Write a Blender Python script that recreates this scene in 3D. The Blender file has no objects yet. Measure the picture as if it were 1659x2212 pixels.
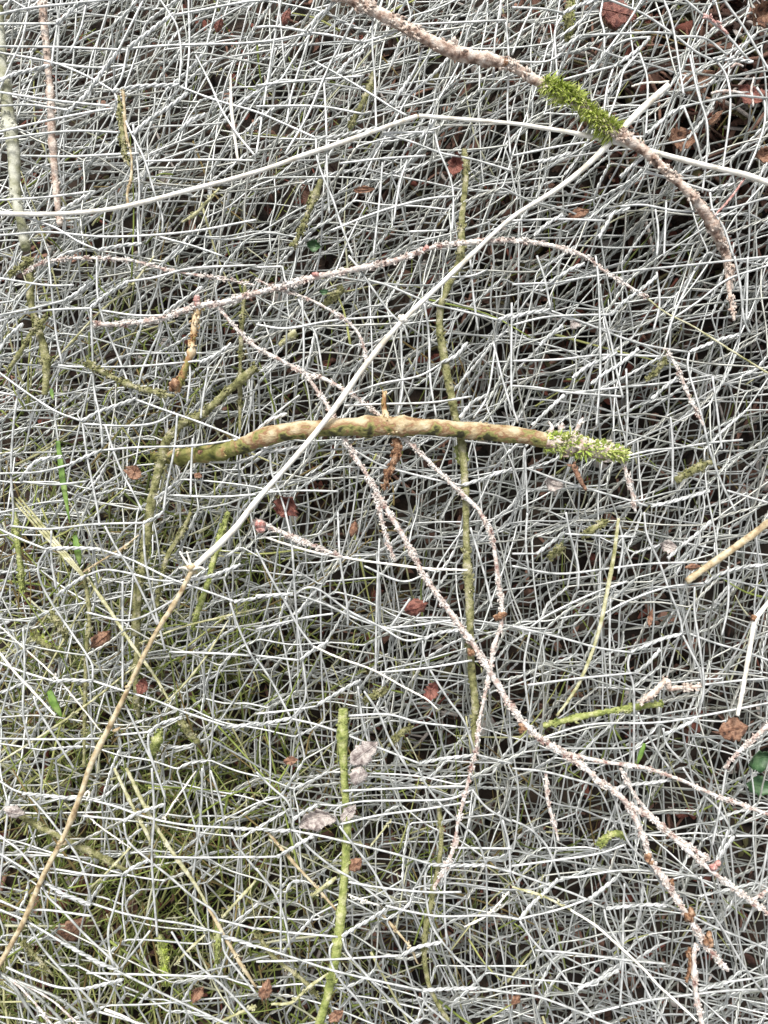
import bpy, math, random
import numpy as np
from mathutils import Vector

random.seed(7)
RNG = np.random.default_rng(11)
scene = bpy.context.scene
COL = scene.collection

# ------------------------------------------------------------------ camera
# working unit = one photo pixel at the height of the uppermost wires = 1/6000 m
S = 1.0 / 6000.0
DIST = 2009.0                                   # camera height above z = 0, in units
cam_d = bpy.data.cameras.new('camera')
cam = bpy.data.objects.new('camera', cam_d)
COL.objects.link(cam)
cam.location = (0, 0, DIST * S)
cam.rotation_euler = (0, 0, 0)
cam_d.sensor_fit = 'VERTICAL'
cam_d.sensor_height = 24
cam_d.lens = 12 / math.tan(math.radians(32.5))
cam_d.clip_start = 0.005
cam_d.clip_end = 100
scene.camera = cam

# ------------------------------------------------------------------ light
SUN_EL = math.radians(50)
SUN_AZ = math.radians(-12)                      # from the top edge of the picture, a little left
world = bpy.data.worlds.new('World')
scene.world = world
world.use_nodes = True
wn = world.node_tree
bg = wn.nodes['Background']
sky = wn.nodes.new('ShaderNodeTexSky')
sky.sky_type = 'NISHITA'
sky.sun_disc = False
sky.sun_elevation = SUN_EL
sky.sun_rotation = SUN_AZ
sky.air_density = 1.0
sky.dust_density = 4.0
sky.ozone_density = 0.6
hs = wn.nodes.new('ShaderNodeHueSaturation')     # cloud-whitened sky
hs.inputs['Saturation'].default_value = 0.22
wn.links.new(sky.outputs[0], hs.inputs['Color'])
wn.links.new(hs.outputs[0], bg.inputs[0])
bg.inputs[1].default_value = 0.075
sun_d = bpy.data.lights.new('sun', 'SUN')
sun_d.energy = 1.5
sun_d.angle = math.radians(12)
sun_d.color = (1.0, 0.965, 0.92)
sun = bpy.data.objects.new('sun', sun_d)
COL.objects.link(sun)
sdir = Vector((math.sin(SUN_AZ) * math.cos(SUN_EL), math.cos(SUN_AZ) * math.cos(SUN_EL), math.sin(SUN_EL)))
sun.rotation_euler = sdir.to_track_quat('Z', 'Y').to_euler()
sun.location = (0, 0.3, 1)
scene.view_settings.view_transform = 'Standard'
scene.view_settings.look = 'None'
scene.view_settings.gamma = 1
scene.view_settings.exposure = 1.36


# ------------------------------------------------------------------ materials
def mat(name, cols, scale=300, rough=0.8, bump=0.0, bscale=None, metallic=0.0, tint=None, tfac=0.5,
        stretch=None, side=0.0, spec=0.35, detail=5, contrast=(0.35, 0.65)):
    """noise-ramped colour; optional per-piece tint ramp read from the 'tint' attribute"""
    m = bpy.data.materials.new(name)
    m.use_nodes = True
    nt = m.node_tree
    b = nt.nodes['Principled BSDF']
    b.inputs['Roughness'].default_value = rough
    b.inputs['Metallic'].default_value = metallic
    b.inputs['Specular IOR Level'].default_value = spec
    tc = nt.nodes.new('ShaderNodeTexCoord')
    src = tc.outputs['Object']
    if stretch:
        mp = nt.nodes.new('ShaderNodeMapping')
        mp.inputs['Scale'].default_value = stretch
        nt.links.new(src, mp.inputs[0])
        src = mp.outputs[0]
    n = nt.nodes.new('ShaderNodeTexNoise')
    n.inputs['Scale'].default_value = scale
    n.inputs['Detail'].default_value = detail
    nt.links.new(src, n.inputs['Vector'])
    r = nt.nodes.new('ShaderNodeValToRGB')
    el = r.color_ramp.elements
    lo, hi = contrast
    for i, c in enumerate(cols):
        pos = lo + (hi - lo) * i / max(1, len(cols) - 1)
        e = el[i] if i < 2 else el.new(pos)
        e.position = pos
        e.color = (*c, 1)
    fac = n.outputs['Fac']
    if side:      # algae stains and painted shade keep to the flank facing away from the sun
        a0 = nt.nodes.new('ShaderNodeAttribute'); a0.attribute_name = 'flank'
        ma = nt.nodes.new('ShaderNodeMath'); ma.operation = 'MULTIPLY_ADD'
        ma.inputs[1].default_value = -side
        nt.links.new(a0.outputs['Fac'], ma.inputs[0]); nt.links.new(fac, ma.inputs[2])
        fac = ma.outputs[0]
    nt.links.new(fac, r.inputs[0])
    out = r.outputs[0]
    if tint:
        a = nt.nodes.new('ShaderNodeAttribute')
        a.attribute_name = 'tint'
        r2 = nt.nodes.new('ShaderNodeValToRGB')
        r2.color_ramp.interpolation = 'CONSTANT'
        e2 = r2.color_ramp.elements
        for i, c in enumerate(tint):
            pos = i / len(tint)
            e = e2[i] if i < 2 else e2.new(pos)
            e.position = pos
            e.color = (*c, 1)
        nt.links.new(a.outputs['Fac'], r2.inputs[0])
        mx = nt.nodes.new('ShaderNodeMix')
        mx.data_type = 'RGBA'
        mx.inputs['Factor'].default_value = tfac
        nt.links.new(out, mx.inputs['A'])
        nt.links.new(r2.outputs[0], mx.inputs['B'])
        out = mx.outputs['Result']
    nt.links.new(out, b.inputs['Base Color'])
    if bump:
        n2 = nt.nodes.new('ShaderNodeTexNoise')
        n2.inputs['Scale'].default_value = bscale or scale * 4
        n2.inputs['Detail'].default_value = 4
        nt.links.new(src, n2.inputs['Vector'])
        bm = nt.nodes.new('ShaderNodeBump')
        bm.inputs['Strength'].default_value = bump
        bm.inputs['Distance'].default_value = 0.0008
        nt.links.new(n2.outputs['Fac'], bm.inputs['Height'])
        nt.links.new(bm.outputs[0], b.inputs['Normal'])
    return m


M = {}
M['zinc'] = mat('galvanised_wire', [(.28, .295, .28), (.50, .515, .50), (.60, .61, .59)], 240, .42, metallic=.45, spec=.5, tint=[(.46, .48, .46), (.60, .61, .60), (.38, .39, .34), (.54, .56, .54), (.64, .65, .63), (.34, .33, .27)], tfac=.5)
M['zinc_top'] = mat('galvanised_wire_lit', [(.32, .335, .32), (.54, .55, .535), (.68, .69, .675)], 240, .4, metallic=.35, spec=.5)  # uppermost wires: same zinc painted paler, as the lit copy
M['zinc_shaded'] = mat('galvanised_wire_shaded', [(.17, .185, .17), (.33, .345, .325), (.42, .435, .415)], 200, .5, metallic=.4, tint=[(.26, .28, .25), (.34, .35, .33), (.22, .23, .18), (.30, .31, .28), (.40, .41, .39), (.20, .19, .13)], tfac=.5)  # same zinc with the shade deep in the heap put into its colour
M['bark_pink'] = mat('bark_pinkish', [(.09, .05, .035), (.32, .22, .17), (.52, .42, .35), (.66, .58, .51)], 300, .85, .8, contrast=(.12, .50), side=.22)  # flank term paints shade into the lower side of this bark
M['bark_lichen'] = mat('bark_lichened', [(.24, .12, .10), (.52, .42, .37), (.68, .63, .58), (.80, .77, .73)], 330, .9, 1, contrast=(.3, .66), detail=8)
M['bark_red'] = mat('bark_reddish', [(.38, .14, .12), (.58, .34, .30), (.76, .62, .58)], 420, .9, 1)
M['bark_tan'] = mat('bark_bare_tan', [(.16, .17, .04), (.30, .25, .09), (.26, .12, .05), (.50, .36, .19), (.62, .48, .30), (.66, .55, .38)], 130, .7, .5, contrast=(.3, .66))
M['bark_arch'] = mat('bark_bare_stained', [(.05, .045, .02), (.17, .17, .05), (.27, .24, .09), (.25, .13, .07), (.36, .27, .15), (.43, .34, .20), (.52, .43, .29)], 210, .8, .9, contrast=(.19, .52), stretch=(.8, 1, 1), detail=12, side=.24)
M['bark_green'] = mat('bark_algae', [(.07, .07, .03), (.18, .18, .07), (.29, .28, .14), (.44, .41, .29)], 330, .9, 1, contrast=(.3, .68))
M['stem_green'] = mat('stem_yellow_green', [(.09, .11, .03), (.22, .26, .07), (.34, .37, .13), (.48, .48, .26)], 330, .85, .9, contrast=(.3, .68))
M['bark_grey'] = mat('bark_grey_green', [(.14, .15, .06), (.30, .30, .20), (.45, .45, .36), (.56, .56, .48)], 150, .85, .6, contrast=(.3, .68))
M['bark_olive'] = mat('bark_olive', [(.05, .06, .015), (.13, .13, .03), (.20, .20, .06), (.30, .24, .10), (.22, .11, .05)], 190, .85, .6, contrast=(.33, .68), detail=8)
M['straw_white'] = mat('straw_bleached', [(.50, .45, .36), (.74, .71, .63), (.84, .82, .75)], 160, .6, .2, contrast=(.3, .6))
M['straw_tan'] = mat('straw_tan', [(.22, .15, .08), (.44, .35, .21), (.58, .51, .36)], 300, .65, .3, contrast=(.32, .62))
M['straw_green'] = mat('straw_greenish', [(.18, .18, .06), (.36, .35, .18), (.52, .50, .33), (.64, .62, .50)], 260, .8, .6, contrast=(.3,.7))
M['blade_green'] = mat('grass_green', [(.06, .12, .02), (.13, .23, .04), (.24, .33, .10)], 200, .6, .4)
M['moss'] = mat('moss', [(.13, .17, .02), (.38, .44, .07), (.60, .62, .22)], 200, .7,
                tint=[(.07, .12, .01), (.20, .28, .03), (.34, .42, .07), (.54, .57, .22), (.70, .66, .44)], tfac=.65)
M['moss_pale'] = mat('moss_pale', [(.25, .32, .06), (.48, .52, .18), (.66, .62, .36)], 200, .7,
                     tint=[(.10, .20, .01), (.24, .36, .03), (.36, .46, .06), (.48, .55, .14), (.66, .62, .40)], tfac=.65)
M['bud'] = mat('bud_brown', [(.10, .045, .025), (.28, .15, .08), (.50, .34, .23)], 500, .8, 1)
M['leaf_red'] = mat('leaf_red_brown', [(.06, .015, .012), (.17, .06, .045), (.28, .12, .09), (.10, .04, .03)], 330, .6, .9, detail=9)
M['leaf_brown'] = mat('leaf_brown', [(.05, .025, .018), (.20, .10, .06), (.34, .20, .13), (.12, .06, .04)], 330, .7, .9, detail=9)
M['leaf_grey'] = mat('leaf_grey', [(.14, .11, .10), (.34, .29, .27), (.54, .49, .45), (.38, .33, .30)], 330, .8, .9, detail=9)
M['leaf_green'] = mat('leaf_green', [(.02, .05, .02), (.05, .11, .045), (.11, .18, .09)], 200, .45, .3)
M['soil'] = mat('soil', [(.010, .008, .006), (.028, .020, .015), (.06, .042, .03)], 60, .95, 1)
M['litter'] = mat('leaf_litter', [(.03, .015, .012), (.12, .055, .04), (.24, .14, .10)], 120, .85, .5,
                  tint=[(.02, .014, .01), (.07, .035, .025), (.03, .02, .015), (.22, .07, .05), (.05, .03, .02), (.38, .22, .16), (.10, .10, .04), (.20, .11, .08), (.06, .035, .025), (.60, .55, .50)], tfac=.8)
M['undergrass'] = mat('undergrowth', [(.10, .13, .03), (.22, .26, .06), (.34, .36, .12)], 60, .8,
                      tint=[(.06, .08, .02), (.13, .17, .03), (.21, .26, .06), (.34, .35, .13), (.44, .42, .24), (.18, .11, .05), (.52, .51, .38)], tfac=.8)


# ------------------------------------------------------------------ mesh building
class MB:
    def __init__(self):
        self.v, self.q, self.t, self.qt, self.tt, self.n = [], [], [], [], [], 0

    def add(self, v, quads=None, tris=None, tint=0.5):
        v = np.asarray(v, float)
        if quads is not None and len(quads):
            q = np.asarray(quads, int) + self.n
            self.q.append(q); self.qt.append(np.full(len(q), tint))
        if tris is not None and len(tris):
            t = np.asarray(tris, int) + self.n
            self.t.append(t); self.tt.append(np.full(len(t), tint))
        self.v.append(v); self.n += len(v)

    def build(self, name, material, parent=None, origin=None):
        v = np.concatenate(self.v) * S
        if origin is None:
            o = v.mean(axis=0)
        else:
            o = np.array(origin, float)
        v = v - o
        q = np.concatenate(self.q) if self.q else np.zeros((0, 4), int)
        t = np.concatenate(self.t) if self.t else np.zeros((0, 3), int)
        me = bpy.data.meshes.new(name)
        me.vertices.add(len(v)); me.vertices.foreach_set('co', v.ravel())
        loops = np.concatenate([q.ravel(), t.ravel()])
        me.loops.add(len(loops)); me.loops.foreach_set('vertex_index', loops)
        starts = np.concatenate([np.arange(len(q)) * 4, len(q) * 4 + np.arange(len(t)) * 3])
        me.polygons.add(len(starts))
        me.polygons.foreach_set('loop_start', starts)
        me.polygons.foreach_set('use_smooth', np.ones(len(starts), bool))
        at = me.attributes.new('tint', 'FLOAT', 'FACE')
        tv = np.concatenate(self.qt + self.tt) if (self.qt or self.tt) else np.zeros(0)
        at.data.foreach_set('value', tv)
        me.update(calc_edges=True)
        me.materials.append(material)
        ob = bpy.data.objects.new(name, me)
        COL.objects.link(ob)
        ob.location = o
        if parent is not None:
            ob.parent = parent
            ob.location = Vector(o) - PLOC[parent.name]
        PLOC[ob.name] = Vector(o)
        return ob


PLOC = {}


def empty(name, loc):
    o = bpy.data.objects.new(name, None)
    o.empty_display_size = 0.01
    COL.objects.link(o); o.location = loc
    PLOC[o.name] = Vector(loc)
    return o


def tag(o, label, cat, group=None):
    o['label'] = label; o['category'] = cat
    if group: o['group'] = group
    return o


def resample(P, ds):
    """Catmull-Rom through P, about one point per ds"""
    P = np.asarray(P, float)
    if len(P) == 2:
        n = max(2, int(np.linalg.norm(P[1] - P[0]) / ds) + 1)
        k = np.linspace(0, 1, n)[:, None]
        return P[0] * (1 - k) + P[1] * k
    E = np.vstack([2 * P[0] - P[1], P, 2 * P[-1] - P[-2]])
    out = []
    for i in range(1, len(E) - 2):
        n = max(1, int(round(np.linalg.norm(E[i + 1] - E[i]) / ds)))
        t = (np.arange(n) / n)[:, None]
        a, b, c, d = E[i - 1], E[i], E[i + 1], E[i + 2]
        out.append(.5 * (2 * b + (c - a) * t + (2 * a - 5 * b + 4 * c - d) * t ** 2 + (3 * b - a - 3 * c + d) * t ** 3))
    out.append(P[-1][None])
    return np.vstack(out)


def frames(C):
    T = np.gradient(C, axis=0)
    T /= np.linalg.norm(T, axis=1)[:, None] + 1e-9
    sd = np.cross(T, np.array([0.03, 0.02, 1.0]))
    sd /= np.linalg.norm(sd, axis=1)[:, None] + 1e-9
    return T, sd, np.cross(sd, T)


RINGQ = {}


def tube(mb, C, R, k=6, rough=0.0, tint=.5, flat=1.0, cap=True):
    C = np.asarray(C, float)
    n = len(C)
    R = np.broadcast_to(np.asarray(R, float), (n,)) if np.ndim(R) else np.full(n, float(R))
    T, sd, nm = frames(C)
    a = np.arange(k) * 2 * math.pi / k
    rad = np.repeat(R[:, None], k, 1)
    if rough:
        rad = rad * (1 + rough * RNG.uniform(-1, 1, (n, k)))
    V = C[:, None, :] + rad[..., None] * (np.cos(a)[None, :, None] * sd[:, None, :] + flat * np.sin(a)[None, :, None] * nm[:, None, :])
    key = (n, k)
    if key not in RINGQ:
        i = np.arange(n - 1)[:, None] * k
        j = np.arange(k)[None, :]
        j2 = (j + 1) % k
        RINGQ[key] = np.stack([i + j, i + j2, i + k + j2, i + k + j], -1).reshape(-1, 4)
    V = V.reshape(-1, 3)
    tris = None
    if cap:
        V = np.vstack([V, C[0], C[-1]])
        j = np.arange(k); j2 = (j + 1) % k
        tris = np.vstack([np.stack([np.full(k, n * k), j2, j], -1),
                          np.stack([np.full(k, n * k + 1), (n - 1) * k + j, (n - 1) * k + j2], -1)])
    mb.add(V, RINGQ[key], tris, tint)


def twist(mb, C, r, turns, k=6, off=0.85, phase=0.0, tint=.5):
    n = len(C)
    T, sd, nm = frames(C)
    ph = phase + np.linspace(0, 2 * math.pi * turns, n)
    e = (np.cos(ph)[:, None] * sd + np.sin(ph)[:, None] * nm) * r * off
    tube(mb, C + e, r, k, tint=tint, cap=False)
    tube(mb, C - e, r, k, tint=tint, cap=False)


class Field:
    """smooth pseudo-random field"""
    def __init__(self, wl, amp, n=5, seed=0):
        g = np.random.default_rng(seed)
        ang = g.uniform(0, 2 * math.pi, n)
        w = 2 * math.pi / (wl * g.uniform(.6, 1.6, n))
        self.kx, self.ky, self.p = np.cos(ang) * w, np.sin(ang) * w, g.uniform(0, 6.28, n)
        self.a = amp / math.sqrt(n) * 1.4

    def __call__(self, x, y):
        x = np.asarray(x, float)[..., None]; y = np.asarray(y, float)[..., None]
        return self.a * np.sin(x * self.kx + y * self.ky + self.p).sum(-1)


# photo-pixel helpers: the 12 squares the photo was measured in, 1659 readings over 640 pixels
def crop_origin(i):
    i -= 1
    return 640 * (i % 3), 640 * (i // 3)


def px(text):
    """'5:0,250 200,190|2:900,1650' -> list of photo pixels"""
    out = []
    for part in text.split('|'):
        c, pts = part.split(':')
        ox, oy = crop_origin(int(c))
        for p in pts.split():
            x, y = p.split(',')
            out.append((ox + float(x) * .38577, oy + float(y) * .38577))
    return out


def at(x, y, z=0.0):
    k = (DIST - z) / DIST
    return ((x - 960) * k, -(y - 1280) * k, z)


def path(text, z):
    P = px(text)
    n = len(P)
    if np.ndim(z) == 0:
        zz = np.full(n, float(z))
    else:
        zz = np.interp(np.linspace(0, 1, n), np.linspace(0, 1, len(z)), z)
    return np.array([at(x, y, q) for (x, y), q in zip(P, zz)])


# ------------------------------------------------------------------ setting: ground
def depth(x, y):
    x = np.asarray(x, float); y = np.asarray(y, float)
    return (1350 - 850 * np.exp(-((x - 1150) ** 2 + (y - 1500) ** 2) / 700 ** 2)
            - 800 * np.exp(-((x + 1150) ** 2 + (y + 1500) ** 2) / 1050 ** 2))


GF = Field(420, 45, 6, 3)
u = np.linspace(-1, 1, 221)
gx = np.sinh(u * 4.2) / math.sinh(4.2) * 60000
X, Y = np.meshgrid(gx, gx)
Z = -depth(X, Y) + GF(X, Y) * np.exp(-(X ** 2 + Y ** 2) / 6000 ** 2)
n = len(gx)
i = np.arange(n - 1)[:, None] * n + np.arange(n - 1)[None, :]
mb = MB()
mb.add(np.stack([X, Y, Z], -1).reshape(-1, 3), np.stack([i, i + 1, i + n + 1, i + n], -1).reshape(-1, 4))
g = mb.build('ground', M['soil'], origin=(0, 0, 0))
g['kind'] = 'structure'


def ground_z(x, y):
    return -depth(x, y) + GF(x, y)


def leaf_geo(c, L, W, ang, tilt, roll, curl, rag=.08, thick=1.2, nu=9, nv=5):
    """an ovate curled blade with its own thickness"""
    us = np.linspace(0, 1, nu)
    w = W * .5 * (np.sin(math.pi * np.clip(us, .02, .985)) ** .75) * (1.15 - .35 * us)
    vs = np.linspace(-1, 1, nv)
    U, Vv = np.meshgrid(us, vs, indexing='ij')
    edge = np.where(np.abs(Vv) > .9, 1 + RNG.uniform(-rag, rag, U.shape) * 2, 1)
    x = (U - .5) * L
    y = Vv * w[:, None] * edge
    z = curl * L * ((U - .5) ** 2 * 1.2 + (Vv ** 2) * .25) + RNG.normal(0, .007 * L, U.shape)
    P = np.stack([x, y, z], -1).reshape(-1, 3)
    ca, sa = math.cos(ang), math.sin(ang)
    ct, st = math.cos(tilt), math.sin(tilt)
    cr, sr = math.cos(roll), math.sin(roll)
    Rx = np.array([[1, 0, 0], [0, cr, -sr], [0, sr, cr]])
    Ry = np.array([[ct, 0, st], [0, 1, 0], [-st, 0, ct]])
    Rz = np.array([[ca, -sa, 0], [sa, ca, 0], [0, 0, 1]])
    Rm = Rz @ Ry @ Rx
    up = Rm @ np.array([0, 0, 1.0])
    A = P @ Rm.T + np.array(c)
    B = A - up * thick
    V = np.vstack([A, B])
    m = nu * nv
    i = np.arange(nu - 1)[:, None] * nv + np.arange(nv - 1)[None, :]
    q1 = np.stack([i, i + nv, i + nv + 1, i + 1], -1).reshape(-1, 4)
    q2 = q1[:, ::-1] + m
    rim = list(range(nv)) + [k * nv + nv - 1 for k in range(1, nu)] + [m - 1 - k for k in range(1, nv)] + [k * nv for k in range(nu - 2, 0, -1)]
    rim = np.array(rim)
    r2 = np.roll(rim, -1)
    q3 = np.stack([rim, r2, r2 + m, rim + m], -1)
    mid = A.reshape(nu, nv, 3)[:, nv // 2]
    return V, np.vstack([q1, q2, q3]), mid, up


# fallen litter on the soil: uncountable
mb = MB()
for k in range(6200):
    if k < 4000:
        x, y = RNG.uniform(-2100, 2100), RNG.uniform(-2600, 2600)
    elif k < 5600:
        x, y = RNG.normal(1050, 420), RNG.normal(1450, 420)
    else:
        x, y = RNG.normal(-1050, 500), RNG.normal(-1300, 500)
    L = RNG.uniform(28, 95)
    V, Q, _, _ = leaf_geo((x, y, ground_z(x, y) + RNG.uniform(4, 70)), L, L * RNG.uniform(.25, .7), RNG.uniform(0, 6.28),
                          RNG.normal(0, .45), RNG.normal(0, .45), RNG.uniform(-.9, .9), .25, nu=5, nv=3)
    mb.add(V, Q, tint=RNG.uniform(0, 1))
for k in range(1500):
    x, y = RNG.uniform(-1700, 1900), RNG.uniform(-2200, 2200)
    if k < 500: x, y = RNG.normal(1000, 380), RNG.normal(1350, 380)
    a = RNG.uniform(0, 6.28); L = RNG.uniform(60, 260)
    p0 = np.array([x, y, ground_z(x, y) + RNG.uniform(30, 120)])
    d = np.array([math.cos(a), math.sin(a), RNG.normal(0, .15)])
    C = resample([p0, p0 + d * L * .5 + RNG.normal(0, 9, 3), p0 + d * L], 30)
    tube(mb, C, RNG.uniform(2.5, 7), 5, .15, tint=RNG.uniform(0, 1))
o = mb.build('leaf_litter', M['litter'], origin=(0, 0, 0))
o['kind'] = 'stuff'
tag(o, 'red brown dead leaves and bark crumbs littering the dark soil below the netting', 'leaf litter')

# green and yellow moss, fine grass and straw below the netting, thick toward the bottom left
mb = MB()
mb2 = MB()
for k in range(5900):
    if k < 3700:
        x, y = RNG.normal(-820, 430), RNG.normal(-1020, 520)
    elif k < 4500:
        x, y = RNG.normal(-900, 330), RNG.normal(0, 500)
    elif k < 5000:
        x, y = RNG.normal(-50, 450), RNG.normal(-1250, 350)
    else:
        x, y = RNG.uniform(-1300, 1300), RNG.uniform(-1600, 1700)
    gz = ground_z(x, y)
    top = (-60 if k % 2 else -170) if k < 5000 else -350
    z = gz + (top - gz) * RNG.uniform(0, 1) ** 1.3
    if k % 3:
        L = RNG.uniform(25, 110); r = RNG.uniform(1.6, 3.4)
    else:
        L = RNG.uniform(140, 420); r = RNG.uniform(2.0, 4.4)
    a = RNG.choice([RNG.normal(-.85, .35), RNG.normal(.75, .3), RNG.uniform(0, 6.28), RNG.normal(1.5, .3)])
    d = np.array([math.cos(a), math.sin(a), RNG.normal(0, .3)])
    p0 = np.array([x, y, z])
    C = resample([p0 - d * L / 2, p0 + RNG.normal(0, .05 * L, 3), p0 + d * L / 2], max(12, L / 6))
    R = r * np.linspace(1, .45, len(C))
    tube(mb if k % 3 else mb2, C, R, 5, .12, tint=RNG.uniform(0, 1), flat=.6)
o = mb.build('moss_tufts', M['undergrass'], origin=(0, 0, 0)); o['kind'] = 'stuff'
tag(o, 'short green moss strands growing through the base of the netting', 'moss')
o = mb2.build('dry_grass', M['undergrass'], origin=(0, 0, 0)); o['kind'] = 'stuff'
tag(o, 'tangle of thin yellow green grass lying under the netting, thickest at bottom left', 'dry grass')

# ------------------------------------------------------------------ the heap of netting
WR = 2.75
heap = empty('wire_netting', (0, 0, -0.2))
tag(heap, 'crushed heap of grey galvanised hexagonal wire netting, many layers deep, filling the frame', 'wire netting')


def warp(x, y, F):
    """lean of the wires: / toward the top, \\ toward the bottom; rows dip to the right lower down"""
    s = np.interp(y, [-1800, -900, 0, 900, 1800], [-.34, -.20, .0, .07, .10])
    xx = x + .10 * y * y / 1280 + F[0](x, y)
    yy = y + s * x * .75 + F[1](x, y)
    return xx, yy


def sparse(x, y):
    """how strongly the lower layers are missing here (right top corner, left bottom corner)"""
    return (np.exp(-((x - 1050) ** 2 + (y - 1350) ** 2) / 520 ** 2)
            + .95 * np.exp(-((x + 900) ** 2 + (y + 1350) ** 2) / 780 ** 2))


NL = 30
for k in range(NL):
    f = (k + .5) / NL
    g = np.random.default_rng(100 + k)
    F = (Field(1200, 42, 5, 200 + k), Field(1100, 36, 5, 300 + k))
    FZ = Field(650, 55, 5, 400 + k)
    rot = g.normal(0, .06) + (0, 0, .30, 0, -.34, 0, .12)[k % 7]
    sc = g.uniform(.72, 1.05)
    cr, sr = math.cos(rot), math.sin(rot)
    Rm = np.array([[cr, -sr], [sr, cr]]) * sc
    e1 = Rm @ np.array([104., 70. + g.normal(0, 16)])
    A = Rm @ np.array([285. + g.normal(0, 30), 8. + g.normal(0, 15)])
    B = Rm @ np.array([42. + g.normal(0, 20), 315. + g.normal(0, 40)])
    a1, a2 = e1 + A, e1 + B
    off = g.uniform(-200, 200, 2)
    zmean = -40 - f * 1200
    ext = (DIST - zmean) / DIST
    hx, hy = 1130 * ext, 1460 * ext
    net = MB()
    jit = {}
    sp_f = Field(420, .10, 6, 500 + k)

    def node(i, j, second):
        key = (i, j, second)
        if key not in jit:
            p = off + i * a1 + j * a2 + (e1 if second else 0) + g.normal(0, 12, 2)
            x, y = warp(p[0], p[1], F)
            z = -34 - f * (depth(x, y) - 110) + FZ(x, y) * (.5 + .5 * min(1, f * 4)) + g.normal(0, 7)
            jit[key] = np.array([float(x), float(y), float(min(z, -16 - 30 * f))])
        return jit[key]
    n_i = int(2.2 * max(hx, hy) / np.linalg.norm(a1)) + 3
    n_j = int(2.2 * max(hx, hy) / np.linalg.norm(a2)) + 3
    wr = WR * g.uniform(.92, 1.06)
    for i in range(-n_i, n_i):
        for j in range(-n_j, n_j):
            c0 = off + i * a1 + j * a2
            if abs(c0[0]) > hx * 1.35 + 300 or abs(c0[1]) > hy * 1.35 + 300: continue
            P = node(i, j, False); Q = node(i, j, True)
            if abs(P[0]) > hx + 120 or abs(P[1]) > hy + 120: continue
            sp = sparse(P[0], P[1]) + float(sp_f(P[0], P[1]))
            if sp > 1.12 - f * .80: continue
            mid = (P + Q) / 2 + np.append(g.normal(0, 5, 2), g.normal(0, 4))
            C = resample([P, mid, Q], 5.0)
            twist(net, C, wr, g.choice([2.5, 3, 3, 3.5]) * np.linalg.norm(Q - P) / 135, 5, phase=g.uniform(0, 6), tint=float(g.uniform(0, 1)))
            for E in (node(i + 1, j, False), node(i, j + 1, False)):
                v = E - Q
                Ln = np.linalg.norm(v)
                pr = np.array([-v[1], v[0], 0]) / Ln
                d0 = (Q - P) / np.linalg.norm(Q - P)
                b1, b2 = g.normal(0, .018, 2) * Ln
                w = [Q, Q + d0 * 5 + v * .025, Q + v * .33 + pr * b1, Q + v * .68 + pr * b2, E - d0 * 5 - v * .025, E]
                tube(net, resample(w, 24), wr, 5, cap=False, tint=float(g.uniform(0, 1)))
    m = M['zinc'] if f < .45 else (M['zinc_shaded'] if f > .75 or k % 2 else M['zinc'])
    if net.n:
        net.build('netting_layer', m, heap)

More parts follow.
